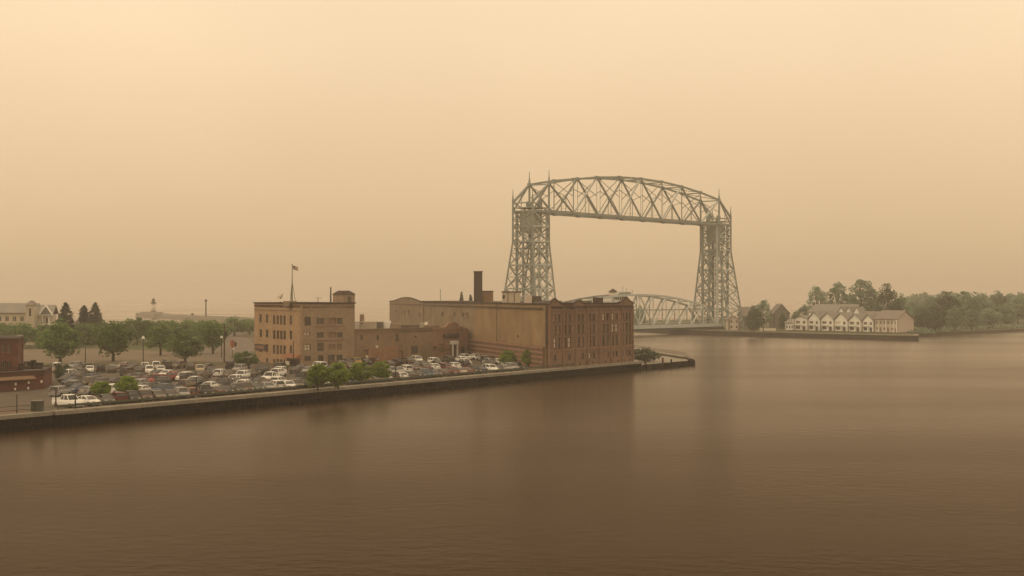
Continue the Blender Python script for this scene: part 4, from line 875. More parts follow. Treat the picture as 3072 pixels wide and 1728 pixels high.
# ------------------------------------------------------------------ trees
def limb(mb, a, b, r0, r1, n=6):
    a = Vector(a); b = Vector(b); d = (b - a).normalized(); up = Vector((0, 0, 1)) if abs(d.z) < .9 else Vector((1, 0, 0)); x = d.cross(up).normalized(); y = d.cross(x)
    mb.ring([[tuple(a + x * r0 * math.cos(t_) + y * r0 * math.sin(t_)) for t_ in [2 * math.pi * i / n for i in range(n)]], [tuple(b + x * r1 * math.cos(t_) + y * r1 * math.sin(t_)) for t_ in [2 * math.pi * i / n for i in range(n)]]])
def leaf(mb, c, s, rnd, flat=.0):
    n = Vector((rnd.gauss(0, 1), rnd.gauss(0, 1), rnd.gauss(0, 1) + flat)).normalized(); x = n.orthogonal().normalized(); x = Matrix.Rotation(rnd.random() * 6.28, 3, n) @ x; y = n.cross(x)
    s *= rnd.uniform(.65, 1.35); mb.quad(c - x * s * .5, c - y * s * .33, c + x * s * .5, c + y * s * .33)
def rand_sph(rnd):
    while True:
        v = Vector((rnd.uniform(-1, 1), rnd.uniform(-1, 1), rnd.uniform(-1, 1)))
        if .05 < v.length < 1: return v
def finish(mb, m, name):
    me = bpy.data.meshes.new(name); me.from_pydata(mb.v, [], mb.f); me.materials.append(M[m]); me.update(); return me
def broadleaf(seed, h=8.0, r=3.2, trunk=1.5, nc=60, nl=62, ls=.44, m='leaf', open_=.0, cr=(.16, .42), taper=0.25):
    rnd = random.Random(seed); tb = MB(); mb = MB(); ch = h - trunk; cz = trunk + ch / 2
    limb(tb, (0, 0, -.1), (0, 0, trunk + .3), .055 * r + .06, .045 * r + .03, 8)
    cents = []
    for i in range(nc):
        v = rand_sph(rnd); v = v.normalized() * (v.length ** .45)
        k = 1 - taper * max(0, v.z)
        c = Vector((v.x * r * .85 * k, v.y * r * .85 * k, cz + v.z * ch * (.43 if rnd.random() < .8 else .52))); cents.append(c)
    for c in cents:
        rc = r * rnd.uniform(*cr)
        if rnd.random() < .5: limb(tb, (c.x * .08, c.y * .08, trunk + (c.z - trunk) * .22), c, .035 * r * .6, .012 * r, 5)
        for j in range(int(nl * rnd.uniform(.6, 1.3))):
            v = rand_sph(rnd); v = v.normalized() * v.length ** .5
            leaf(mb, c + Vector((v.x, v.y, v.z * .8)) * rc, ls, rnd, .4)
    return tb.mesh('trunk', 'trunk'), finish(mb, m, 'crown')
def conifer(seed, h=13.0, r=2.6, m='needle', nl=5200, ls=.42):
    rnd = random.Random(seed); tb = MB(); mb = MB(); limb(tb, (0, 0, -.1), (0, 0, h * .96), .22, .03, 7)
    nb = 150
    for i in range(nb):
        t_ = (i + .5) / nb; z = h * (.06 + .93 * t_); a = i * 2.39996 + rnd.uniform(-.3, .3); L_ = (r * (1 - t_) ** .62 + .12) * rnd.uniform(.7, 1.12)
        for j in range(int(nl / nb * (1.6 - 1.2 * t_))):
            q = rnd.random() ** .6; sw = rnd.gauss(0, .16) * L_ * .6
            c = Vector((math.cos(a) * L_ * q - math.sin(a) * sw, math.sin(a) * L_ * q + math.cos(a) * sw, z - .22 * L_ * q + rnd.gauss(0, .13))); leaf(mb, c, ls, rnd, 1.0)
    return tb.mesh('trunk', 'trunk'), finish(mb, m, 'crown')
TREES = {'b0': (broadleaf(1), 8.0), 'b1': (broadleaf(2, r=3.4, nc=52), 8.0), 'b2': (broadleaf(3, r=2.8, nc=40, taper=.3), 8.0),
         'y0': (broadleaf(4, m='leaf_bright', ls=.6, nl=60, trunk=.9), 8.0), 'y1': (broadleaf(5, m='leaf_bright', r=3.0, ls=.6, nl=60, trunk=.9), 8.0),
         'c0': (conifer(6), 13.0), 'c1': (conifer(7, r=2.2), 13.0),
         'o0': (broadleaf(8, h=20, r=6.5, trunk=3, nc=60, nl=60, ls=.75, m='leaf_far_hazed', cr=(.12, .26)), 20.0),
         'o1': (broadleaf(9, h=22, r=6, trunk=4, nc=80, nl=60, ls=.75, m='leaf_far_hazed', cr=(.12, .28)), 22.0),
         'd0': (broadleaf(10, h=18, r=7, trunk=1.5, nc=70, nl=70, ls=.8, m='leaf_far_hazed'), 18.0),
         'd1': (broadleaf(11, h=18, r=6, trunk=1.5, nc=60, nl=70, ls=.8, m='leaf_far_hazed', taper=.4), 18.0),
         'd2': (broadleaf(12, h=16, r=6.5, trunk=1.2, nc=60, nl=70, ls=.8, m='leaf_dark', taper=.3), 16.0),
         's0': (broadleaf(13, h=3, r=2.2, trunk=.25, nc=36, nl=60, ls=.3, m='leaf_dark'), 3.0)}
def tree(kind, base, h, label, wscale=1.0, name='tree', cat='tree', group=None, rz=None):
    (tm, cm), h0 = TREES[kind]; k = h / h0
    o = thing(name, base, label, cat, group, rz if rz is not None else random.uniform(0, 6.28), (k * wscale, k * wscale, k))
    for nm, me in (('trunk', tm), ('crown', cm)):
        c = bpy.data.objects.new(nm, me); C.objects.link(c); c.parent = o
    return o
def tree_px(kind, px, base_y, top_y, width, label, z=Z0, **kw):
    b = G(px, base_y, z); h = (base_y - top_y) * b.y / F
    (tm, cm), h0 = TREES[kind]; w0 = max(v.co.x for v in cm.vertices) - min(v.co.x for v in cm.vertices)
    if kind[0] == 'b': width *= 1.2
    if kind[0] == 'y': width *= 1.12
    if kind[0] == 'c': width *= 1.25
    return tree(kind, b, h, label, (width * b.y / F) / (w0 * h / h0), **kw)
g_street = 'street trees behind the car park'
tree_px('b1', 152, 917, 812, 98, 'broad forked street tree just right of the red brick annex', name='street_tree', group=g_street)
tree_px('b0', 285, 909, 806, 100, 'large round street tree between the two back row lamp posts', name='street_tree', group=g_street)
tree_px('b2', 404, 894, 812, 76, 'street tree standing on the beige lot right of the tall dark lamp post', name='street_tree', group=g_street)
tree_px('b1', 466, 913, 838, 84, 'low round street tree at the end of the back row of cars', name='street_tree', group=g_street)
tree_px('b0', 536, 890, 806, 72, 'street tree with bare straight trunk beside the street and orange banner', name='street_tree', group=g_street)
tree_px('b2', 621, 929, 881, 62, 'small round tree in front of the tan corner building sign', name='street_tree', group=g_street)
g_park = 'park trees before the lake'
for kd, px, by, ty, w, lab in (('b0', 40, 876, 812, 110, 'leafy tree directly behind the red brick upper block'), ('b1', 108, 872, 818, 80, 'leafy tree below the hotel right gable'), ('b0', 218, 868, 812, 90, 'leafy tree below the twin conifers'),
        ('b2', 345, 868, 797, 74, 'tallest park tree left of the dark lamp post'), ('b1', 385, 862, 808, 80, 'park tree below the lighthouse'), ('b0', 445, 864, 806, 90, 'park tree in the middle of the grove'),
        ('b2', 500, 858, 804, 74, 'park tree below the breakwater beacon'), ('b1', 590, 846, 799, 74, 'park tree left of the tan corner building'), ('b0', 628, 842, 802, 60, 'park tree touching the tan corner building edge'), ('b2', 300, 862, 815, 70, 'park tree behind the large round street tree'), ('b1', 5, 866, 818, 80, 'leafy tree at the far left edge below the hotel'), ('b2', 180, 862, 816, 70, 'leafy tree at the foot of the single conifer'), ('b0', 258, 860, 812, 76, 'leafy tree right of the twin conifers'), ('b1', 325, 856, 806, 70, 'park tree left of the tallest park tree'), ('b0', 415, 854, 805, 72, 'park tree right below the pier head'),
        ('b1', 472, 856, 806, 76, 'park tree behind the low round street tree'), ('b0', 522, 854, 808, 70, 'park tree directly under the breakwater beacon'), ('b2', 140, 868, 816, 72, 'leafy tree behind the broad forked street tree')):
    tree_px(kd, px, by, ty, w, lab, name='park_tree', group=g_park)
for px, by, ty, w, lab in ((165, 872, 761, 66, 'single tall pointed conifer between hotel and twin conifers'), (212, 866, 768, 58, 'left and shorter of the twin conifers'), (240, 866, 761, 58, 'right and taller of the twin conifers'), (75, 866, 806, 30, 'small bluish conifer in front of the hotel tower'),
        (1161, 832, 734, 24, 'tiny conifer tip behind the warehouse roof left of the chimney'), (1184, 834, 741, 26, 'tiny conifer tip right against the warehouse chimney')):
    tree_px('c0' if w > 40 else 'c1', px, by, ty, w, lab, name='conifer')
for px, by, ty, w, lab in ((256, 1004, 957, 50, 'left of the two small bright trees at the quayside row'), (319, 1001, 946, 58, 'right of the two small bright trees at the quayside row'), (800, 982, 913, 62, 'leftmost bright tree of the quayside clump of four'), (851, 978, 912, 58, 'second bright tree from the left of the quayside clump of four'),
        (905, 966, 912, 62, 'third bright tree from the left of the quayside clump of four'), (957, 960, 909, 58, 'rightmost bright tree of the quayside clump of four'), (1277, 925, 882, 46, 'small bright tree by the striped brick base of the warehouse'), (1331, 922, 879, 40, 'slim small tree near the corner of the dark brick warehouse')):
    tree_px('y0' if px % 2 else 'y1', px, by, ty, w, lab, name='quayside_tree', group='bright young trees along the quay')
tree_px('s0', 1617, 910, 876, 84, 'rounded dark shrub on the pier head beside the brick warehouse', z=1.25, name='shrub', cat='shrub')
tree_px('s0', 152, 957, 915, 30, 'dark evergreen shrub at the corner of the red brick annex', name='shrub', cat='shrub')
tree_px('s0', 170, 948, 917, 26, 'second dark shrub just right of the annex corner shrub', name='shrub', cat='shrub')
for i, (px, by, w, ty) in enumerate(((395, 917, 14, 905), (408, 916, 12, 907), (424, 915, 14, 906))): tree_px('s0', px + 20, by, ty, w, ['leftmost', 'middle', 'rightmost'][i] + ' of three small shrubs at the back edge of the car park', name='shrub', cat='shrub', group='small shrubs at the car park edge')
# trees across the channel
zt = 1.93
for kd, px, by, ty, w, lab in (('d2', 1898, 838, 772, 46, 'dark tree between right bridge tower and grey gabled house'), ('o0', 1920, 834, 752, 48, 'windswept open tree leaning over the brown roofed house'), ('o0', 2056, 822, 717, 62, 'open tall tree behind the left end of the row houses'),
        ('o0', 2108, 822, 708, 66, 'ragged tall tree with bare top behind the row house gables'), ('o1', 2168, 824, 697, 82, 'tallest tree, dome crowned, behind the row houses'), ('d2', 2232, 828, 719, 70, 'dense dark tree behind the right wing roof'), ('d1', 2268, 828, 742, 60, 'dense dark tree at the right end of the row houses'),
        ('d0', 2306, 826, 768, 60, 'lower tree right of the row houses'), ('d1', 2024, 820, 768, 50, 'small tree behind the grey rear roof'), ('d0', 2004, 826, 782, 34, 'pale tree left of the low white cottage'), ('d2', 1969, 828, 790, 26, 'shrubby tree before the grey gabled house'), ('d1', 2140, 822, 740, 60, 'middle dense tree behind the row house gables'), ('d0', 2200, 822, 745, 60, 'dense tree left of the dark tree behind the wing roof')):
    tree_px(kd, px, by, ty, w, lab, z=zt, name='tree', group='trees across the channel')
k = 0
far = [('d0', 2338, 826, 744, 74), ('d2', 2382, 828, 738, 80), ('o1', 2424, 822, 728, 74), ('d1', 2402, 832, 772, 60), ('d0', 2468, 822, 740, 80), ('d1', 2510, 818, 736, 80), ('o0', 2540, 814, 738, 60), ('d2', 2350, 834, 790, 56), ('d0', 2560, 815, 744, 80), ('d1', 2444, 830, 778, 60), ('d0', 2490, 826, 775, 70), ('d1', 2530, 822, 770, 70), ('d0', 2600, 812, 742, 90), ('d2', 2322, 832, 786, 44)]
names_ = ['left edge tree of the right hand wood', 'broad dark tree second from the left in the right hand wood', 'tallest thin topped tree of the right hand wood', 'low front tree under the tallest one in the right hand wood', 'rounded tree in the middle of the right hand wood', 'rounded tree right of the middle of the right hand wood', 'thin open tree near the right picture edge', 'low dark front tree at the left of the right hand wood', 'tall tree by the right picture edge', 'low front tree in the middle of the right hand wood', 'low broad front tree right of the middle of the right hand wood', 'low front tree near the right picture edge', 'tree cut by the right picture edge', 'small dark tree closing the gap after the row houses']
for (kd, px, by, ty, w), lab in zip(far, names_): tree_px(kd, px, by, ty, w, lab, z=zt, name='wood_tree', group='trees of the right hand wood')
# far wood beyond: one mass
rnd = random.Random(99); mb = MB()
for i in range(170):
    px = rnd.uniform(2290, 2700); d = rnd.uniform(820, 1300); q = PD(px, d, 1.9); h = rnd.uniform(11, 19); r = rnd.uniform(4, 7)
    for c in range(9):
        v = rand_sph(rnd); cc = q + Vector((v.x * r, v.y * r, h * .55 + v.z * h * .42))
        for j in range(22): leaf(mb, cc + rand_sph(rnd) * 2.4, 1.7, rnd, .4)
tag(link('far_wood', finish(mb, 'leaf_far_hazed', 'far_wood')), 'hazy mass of far trees along the spit', 'wood', kind='stuff')
mb = MB()
for i in range(2600):
    t_ = rnd.random(); pts = [(166, 575), (190, 614), (256, 684), (300, 719), (420, 834)]; k = min(3, int(t_ * 4)); u_ = t_ * 4 - k
    q = Vector((lerp(pts[k][0], pts[k + 1][0], u_) + rnd.uniform(-1, 9), lerp(pts[k][1], pts[k + 1][1], u_) + rnd.uniform(-1, 9), rnd.uniform(1.6, 3.6))); leaf(mb, q, 1.3, rnd, .4)
tag(link('shore_scrub', finish(mb, 'leaf_far_hazed', 'shore_scrub')), 'low scrub along the far right shore', 'scrub', kind='stuff')
mb = MB()
for i in range(1500):
    px = rnd.uniform(1596, 1624); d = rnd.uniform(742, 756); q = PD(px, d, 0); q.z = 3 + rnd.random() ** 1.3 * 10 * (1 - abs(px - 1610) / 22); leaf(mb, q, 1.2, rnd, .4)
o = thing('canal_tree', PD(1611, 749, 1.9), 'green tree seen through the lift span beside the dark brick warehouse', 'tree'); link('crown', finish(mb, 'leaf_far_hazed', 'crown'), o); beam(o, 'trunk', PD(1611, 749, 1.9), PD(1611, 749, 8), .5, 'trunk')

# ------------------------------------------------------------------ cars
PAINT = {'white': (.78, .79, .76), 'silver': (.3, .3, .29), 'grey': (.075, .07, .062), 'black': (.018, .017, .017), 'maroon': (.12, .02, .02), 'red': (.26, .03, .025), 'tan': (.16, .12, .09), 'brown': (.10, .06, .042), 'blue': (.04, .075, .14), 'teal': (.06, .085, .075), 'green': (.05, .065, .04), 'yellow': (.42, .26, .06), 'salmon': (.24, .10, .065), 'cream': (.4, .34, .25)}
for k, c in PAINT.items():
    m = bpy.data.materials.new('paint_' + k); m.use_nodes = True; p = m.node_tree.nodes['Principled BSDF']
    p.inputs['Base Color'].default_value = (*c, 1); p.inputs['Roughness'].default_value = .5; p.inputs['Coat Weight'].default_value = .15; p.inputs['Coat Roughness'].default_value = .15; M['paint_' + k] = m
SHAPES = {   # length, width, belt profile (x, z), greenhouse (x front base, front top, rear top, rear base, roof z)
    'sedan': (4.7, 1.82, [(-2.35, .55), (-2.3, .88), (-1.5, 1.0), (-.9, 1.0), (.95, .98), (2.0, .82), (2.32, .62)], (1.25, .3, -.9, -1.8, 1.43)),
    'suv': (4.5, 1.84, [(-2.25, .55), (-2.24, 1.02), (-1.5, 1.12), (-.9, 1.12), (1.0, 1.1), (1.95, .9, ), (2.24, .66)], (1.3, .45, -1.75, -2.2, 1.66)),
    'hatchback': (4.1, 1.78, [(-2.05, .55), (-2.0, .95), (-1.5, 1.0), (-.6, 1.0), (.9, .96), (1.75, .8), (2.03, .6)], (1.1, .3, -1.45, -1.98, 1.5)),
    'van': (5.1, 1.95, [(-2.55, .6), (-2.52, 1.1), (-1.5, 1.12), (-.9, 1.12), (1.4, 1.08), (2.3, .92), (2.53, .66)], (1.75, 1.05, -2.3, -2.5, 1.86)),
    'pickup': (5.6, 1.98, [(-2.8, .7), (-2.78, 1.12), (-2.0, 1.12), (-.75, 1.12), (1.2, 1.12), (2.5, 1.04), (2.78, .75)], (1.25, .65, -.55, -.8, 1.84))}
_car = {}
def car_meshes(kind, colour):
    if (kind, colour) in _car: return _car[(kind, colour)]
    L_, W2, prof, gh = SHAPES[kind]; w = W2 / 2; parts = []
    mb = MB(); secs = []
    for x, z in prof:
        e_ = .9 if abs(x) > L_ * .45 else 1.0; ww = w * e_
        secs.append([(x, -ww * .93, .26), (x, -ww, .45), (x, -ww, z * .72), (x, -ww * .9, z), (x, ww * .9, z), (x, ww, z * .72), (x, ww, .45), (x, ww * .93, .26)])
    mb.ring(secs); parts.append(('body', mb.mesh('body', 'paint_' + colour, smooth=False)))
    xf, xft, xrt, xr, zr = gh; zb_ = max(z for x, z in prof[2:5]) - .02
    def ghsec(x0, x1, z0, z1, k0, k1): pass
    mb = MB(); mb.ring([[(xr, -w * .88, zb_), (xf, -w * .88, zb_), (xf, w * .88, zb_), (xr, w * .88, zb_)], [(xrt, -w * .7, zr - .06), (xft, -w * .7, zr - .06), (xft, w * .7, zr - .06), (xrt, w * .7, zr - .06)]]); parts.append(('windows', mb.mesh('windows', 'car_glass')))
    mb = MB(); mb.ring([[(xrt - .05, -w * .73, zr - .06), (xft + .05, -w * .73, zr - .06), (xft + .05, w * .73, zr - .06), (xrt - .05, w * .73, zr - .06)], [(xrt + .12, -w * .62, zr + .02), (xft - .12, -w * .62, zr + .02), (xft - .12, w * .62, zr + .02), (xrt + .12, w * .62, zr + .02)]]); parts.append(('roof', mb.mesh('roof', 'paint_' + colour)))
    pil = []
    for s in (-1, 1):
        for (xa, xb) in (((xf - .02), xft), ((xf + xr) / 2 - .1, (xft + xrt) / 2 - .1), (xr + .03, xrt)):
            mb = MB(); mb.beam((xa, s * w * .885, zb_), (xb, s * w * .715, zr - .05), .09, .12); parts.append(('pillar', mb.mesh('pillar', 'paint_' + colour)))
    if kind == 'pickup':
        mb = MB(); mb.box((-2.62, -w * .8, 1.121), (-.88, w * .8, 1.135)); parts.append(('bed', mb.mesh('bed', 'tyre')))
        for s in (-1, 1): mb = MB(); mb.box((-2.7, s * w * .86 - .06, 1.11), (-.8, s * w * .86 + .06, 1.3)); parts.append(('bed_side', mb.mesh('bed_side', 'paint_' + colour)))
        mb = MB(); mb.box((-2.78, -w * .9, 1.11), (-2.66, w * .9, 1.3)); parts.append(('tailgate', mb.mesh('tailgate', 'paint_' + colour)))
    for s in (-1, 1):
        mb = MB(); mb.box((L_ / 2 - .12, s * w * .62 - .2, .62), (L_ / 2 + .01, s * w * .62 + .2, .76)); parts.append(('headlight', mb.mesh('headlight', 'lamp_clear')))
        mb = MB(); mb.box((-L_ / 2 - .01, s * w * .66 - .17, .72), (-L_ / 2 + .12, s * w * .66 + .17, .92)); parts.append(('tail_light', mb.mesh('tail_light', 'lamp_red')))
    _car[(kind, colour)] = parts; return parts
mbw = MB(); r_ = lambda y, rr: [(rr * math.cos(a), y, rr * math.sin(a)) for a in [2 * math.pi * i / 14 for i in range(14)]]
mbw.ring([r_(-.11, .33), r_(.11, .33)]); WHEEL = mbw.mesh('wheel', 'tyre'); mbw = MB(); mbw.ring([r_(-.125, .2), r_(.125, .2)]); RIM = mbw.mesh('rim', 'rim')
placed = []
def put_car(pos, ang, kind, colour, zone):
    placed.append(dict(pos=Vector((pos[0], pos[1], Z0 + .02)), ang=ang, kind=kind, colour=colour, zone=zone))
ang_of = lambda v: math.atan2(v.y, v.x)
A_V, A_U = ang_of(Vector((-.5, .866, 0))), ang_of(Vector((.22, .975, 0)))
# quayside row, read along the quay from the left: source x, colour, kind
ROW = [(206, 'white', 'pickup'), (240, 'white', 'sedan'), (274, 'grey', 'sedan'), (312, 'maroon', 'suv'), (372, 'black', 'suv'), (400, 'brown', 'suv'), (438, 'tan', 'sedan'), (480, 'grey', 'sedan'), (517, 'silver', 'suv'), (556, 'salmon', 'hatchback'), (588, 'black', 'pickup'), (628, 'tan', 'sedan'), (660, 'black', 'sedan'), (694, 'grey', 'suv'), (733, 'brown', 'suv'), (768, 'teal', 'sedan'), (792, 'silver', 'sedan'), (817, 'white', 'suv'), (846, 'white', 'sedan'), (876, 'tan', 'hatchback'), (906, 'black', 'sedan'), (938, 'grey', 'sedan'), (970, 'white', 'sedan'), (998, 'maroon', 'sedan'), (1040, 'blue', 'sedan'), (1068, 'white', 'suv'), (1098, 'cream', 'sedan'), (1128, 'silver', 'suv'), (1152, 'white', 'hatchback'), (1176, 'tan', 'suv'), (1204, 'white', 'sedan'), (1232, 'grey', 'sedan'), (1256, 'black', 'sedan'), (1282, 'blue', 'suv'), (1306, 'grey', 'sedan'), (1330, 'tan', 'sedan'), (1356, 'maroon', 'suv'), (1380, 'cream', 'sedan'), (1402, 'salmon', 'sedan'), (1422, 'black', 'suv'), (1440, 'blue', 'sedan'), (1474, 'white', 'suv'), (1490, 'black', 'sedan'), (1508, 'silver', 'sedan'), (1530, 'silver', 'suv'), (1552, 'black', 'suv')]
lastu = -99
for sx, col, kd in ROW:
    k = ray(S2(sx)); v0 = 5.6; p0 = Q(0, v0); u = (k * p0.y - p0.x) / (U.x - k * U.y); u = max(u, lastu + (2.35 if sx > 300 else 3.3)); lastu = u
    put_car(Q(u, v0 + random.uniform(-.3, .3)), ang_of(V) + math.pi - .05 if sx < 250 else A_V + (math.pi if random.random() < .55 else 0) + random.uniform(-.04, .04), kd, col, 'row')
LOT = [(181, 1188, 'silver', 'suv'), (172, 1113, 'white', 'van'), (212, 1132, 'white', 'suv'), (234, 1118, 'grey', 'sedan'), (270, 1117, 'white', 'sedan'), (294, 1116, 'black', 'suv'), (314, 1116, 'grey', 'sedan'), (337, 1114, 'silver', 'sedan'), (362, 1116, 'maroon', 'suv'), (243, 1138, 'grey', 'sedan'), (222, 1164, 'silver', 'sedan'), (260, 1158, 'tan', 'suv'), (288, 1150, 'grey', 'sedan'), (268, 1184, 'silver', 'sedan'), (342, 1181, 'white', 'suv'), (300, 1168, 'brown', 'sedan'),
       (384, 1126, 'grey', 'suv'), (416, 1120, 'teal', 'sedan'), (449, 1120, 'white', 'suv'), (476, 1118, 'white', 'sedan'), (436, 1106, 'white', 'sedan'), (464, 1106, 'white', 'suv'), (494, 1108, 'black', 'van'), (405, 1107, 'black', 'sedan'), (388, 1112, 'tan', 'sedan'), (420, 1144, 'grey', 'suv'), (442, 1146, 'maroon', 'sedan'), (478, 1152, 'red', 'pickup'), (516, 1142, 'red', 'suv'), (471, 1130, 'grey', 'sedan'), (498, 1131, 'white', 'sedan'), (542, 1142, 'white', 'suv'), (572, 1146, 'grey', 'pickup'), (560, 1166, 'tan', 'suv'), (527, 1174, 'grey', 'sedan'), (487, 1181, 'blue', 'suv'), (450, 1172, 'grey', 'sedan'), (422, 1182, 'white', 'sedan'), (395, 1162, 'brown', 'suv'),
       (572, 1108, 'grey', 'sedan'), (600, 1117, 'cream', 'suv'), (627, 1120, 'grey', 'sedan'), (644, 1126, 'black', 'sedan'), (662, 1129, 'white', 'hatchback'), (686, 1133, 'brown', 'sedan'), (727, 1137, 'white', 'suv'), (690, 1105, 'black', 'suv'), (741, 1152, 'grey', 'sedan'), (628, 1170, 'white', 'sedan'), (644, 1158, 'brown', 'sedan'), (670, 1164, 'black', 'suv'), (702, 1160, 'grey', 'sedan'), (728, 1168, 'white', 'suv'), (598, 1156, 'black', 'sedan'), (760, 1156, 'black', 'sedan'), (778, 1164, 'maroon', 'sedan'),
       (838, 1124, 'white', 'suv'), (878, 1121, 'grey', 'sedan'), (900, 1120, 'silver', 'sedan'), (908, 1144, 'black', 'van'), (812, 1144, 'white', 'pickup'), (828, 1158, 'white', 'suv'), (795, 1160, 'black', 'sedan'), (858, 1166, 'grey', 'sedan'), (958, 1110, 'white', 'van'), (996, 1102, 'brown', 'sedan'),
       (1068, 1092, 'yellow', 'suv'), (1046, 1098, 'grey', 'suv'), (1123, 1090, 'maroon', 'sedan'), (1096, 1093, 'black', 'sedan'), (1020, 1101, 'silver', 'sedan'), (1217, 1118, 'white', 'suv'), (1195, 1121, 'silver', 'sedan'), (1176, 1124, 'silver', 'suv'), (1250, 1088, 'white', 'suv'), (1222, 1090, 'tan', 'sedan'), (1272, 1111, 'tan', 'sedan'), (1296, 1110, 'white', 'sedan'), (1303, 1094, 'white', 'suv'), (1319, 1110, 'maroon', 'hatchback'), (1362, 1106, 'white', 'sedan'), (1337, 1106, 'tan', 'sedan'), (1247, 1103, 'grey', 'sedan'), (1268, 1101, 'green', 'sedan'), (1385, 1087, 'white', 'sedan'), (1396, 1079, 'white', 'hatchback'), (1422, 1078, 'white', 'sedan'), (1388, 1104, 'black', 'suv'), (1450, 1083, 'silver', 'sedan'), (1467, 1092, 'black', 'van'), (1492, 1094, 'white', 'hatchback'), (1508, 1093, 'silver', 'sedan'), (1165, 1100, 'grey', 'sedan'), (1190, 1098, 'black', 'suv'), (1345, 1088, 'grey', 'suv'), (1150, 1112, 'tan', 'sedan')]
def corners_of(c, m=.12):
    L_, W2 = SHAPES[c['kind']][:2]; d = Vector((math.cos(c['ang']), math.sin(c['ang']))); n = Vector((-d.y, d.x)); q = c['pos'].xy
    return [q + d * i * (L_ / 2 + m) + n * j * (W2 / 2 + m) for i, j in ((-1, -1), (1, -1), (1, 1), (-1, 1))]
def overlap(a, b):
    A1, B1 = corners_of(a), corners_of(b)
    for P_ in (A1, B1):
        for i in range(2):
            e_ = (P_[i + 1] - P_[i]); pa = [e_.dot(v) for v in A1]; pb = [e_.dot(v) for v in B1]
            if max(pa) < min(pb) or max(pb) < min(pa): return False
    return True
for sx, sy, col, kd in LOT:
    px, py = S2(sx), S2(sy)
    p0 = G(px, py)
    if px > 893:                                   # keep clear of the walls behind
        w_ = (b_l + (b_r - b_l) * max(0, min(1, (px - 893) / 284.5))).y if px < 1178 else c_at(px).y
        dmax = w_ - 4.5
        if p0.y > dmax: p0 = PD(px, dmax)
    zone = 'back' if (px < 590 and sy < 1121) else 'middle' if px < 660 else 'tan' if px < 800 else 'low'
    a = (A_U if zone != 'low' else A_V) + (math.pi if random.random() < .5 else 0) + random.uniform(-.06, .06)
    if zone == 'back': a = A_V + (math.pi if random.random() < .5 else 0) - .25
    c = dict(pos=Vector((p0.x, p0.y, Z0 + .02)), ang=a, kind=kd, colour=col, zone=zone)
    for tries in range(60):
        hit = next((o for o in placed if (o['pos'] - c['pos']).length < 6.2 and overlap(o, c)), None)
        if not hit: break
        dlt = c['pos'] - hit['pos']; dlt.z = 0
        if dlt.length < .05: dlt = Vector((.3, .1, 0))
        dlt = dlt.normalized() * .35; c['pos'] += Vector((dlt.x, dlt.y, 0))
        if tries == 35: c['ang'] = A_U if abs(math.cos(c['ang'] - A_U)) < .7 else A_V
    else: continue
    placed.append(c)
rf = random.Random(21); fills = 0
AISLES = [((520, 916), (650, 968), 9), ((300, 934), (215, 950), 11), ((690, 962), (1000, 926), 8)]
def in_aisle(px, py):
    for (x0, y0), (x1, y1), w in AISLES:
        t_ = max(0, min(1, ((px - x0) * (x1 - x0) + (py - y0) * (y1 - y0)) / ((x1 - x0) ** 2 + (y1 - y0) ** 2)))
        if abs(py - y0 - t_ * (y1 - y0)) < w and 0 < t_ < 1: return True
    return False
for k in range(900):
    px = rf.uniform(150, 1330); py = rf.uniform(906, 1000)
    lo = 926 if px < 580 else 930 if px < 760 else 917 if px < 900 else 909
    hi = 1000 - (px - 150) * .072
    if not lo < py < hi or in_aisle(px, py): continue
    p0 = G(px, py)
    if px > 893 and p0.y > ((b_l + (b_r - b_l) * max(0, min(1, (px - 893) / 284.5))).y if px < 1178 else c_at(px).y) - 5: continue
    zone = 'middle' if px < 660 else 'tan' if px < 800 else 'low'
    c = dict(pos=Vector((p0.x, p0.y, Z0 + .02)), ang=(A_U if zone != 'low' else A_V) + (math.pi if rf.random() < .5 else 0), kind=rf.choice(['sedan', 'sedan', 'suv', 'hatchback']), colour=rf.choice(['black', 'grey', 'grey', 'blue', 'brown', 'grey', 'silver', 'black', 'teal', 'silver', 'white', 'tan', 'maroon']), zone=zone)
    if any((o['pos'] - c['pos']).length < 6.2 and overlap(o, c) for o in placed): continue
    placed.append(c); fills += 1
    if fills >= 42: break
ORD = ['leftmost', 'second', 'third', 'fourth', 'fifth', 'sixth', 'seventh', 'eighth', 'ninth', 'tenth', 'eleventh', 'twelfth', 'thirteenth', 'fourteenth', 'fifteenth']
ZONES = {'row': 'the row along the quay edge', 'back': 'the back row by the street trees', 'middle': 'the middle of the car park', 'tan': 'the lot in front of the tan corner building', 'low': 'the rows before the low link building'}
from collections import defaultdict
grp = defaultdict(list)
for c in placed: c['px'] = CX + F * c['pos'].x / c['pos'].y; grp[(c['zone'], c['colour'], c['kind'])].append(c)
for (zn, col, kd), l in grp.items():
    l.sort(key=lambda c: c['px'])
    for i, c in enumerate(l):
        c['label'] = f'{col} {kd} parked in {ZONES[zn]}' if len(l) == 1 else (f'leftmost {col} {kd} in {ZONES[zn]}' if i == 0 else f'{ORD[i]} {col} {kd} from the left in {ZONES[zn]}')
for c in placed:
    o = thing('parked_' + ('car' if c['kind'] in ('sedan', 'suv', 'hatchback') else c['kind']), c['pos'], c['label'], {'van': 'van', 'pickup': 'pickup'}.get(c['kind'], 'car'), 'vehicles parked on the quay', c['ang'], .94)
    L_, W2 = SHAPES[c['kind']][:2]
    for nm, me in car_meshes(c['kind'], c['colour']):
        q = bpy.data.objects.new(nm, me); C.objects.link(q); q.parent = o
    for i in (-1, 1):
        for j in (-1, 1):
            q = bpy.data.objects.new('wheel', WHEEL); C.objects.link(q); q.parent = o; q.location = (i * L_ * .3, j * (W2 / 2 - .08), .32)
            if c['zone'] == 'row': q2 = bpy.data.objects.new('rim', RIM); C.objects.link(q2); q2.parent = q

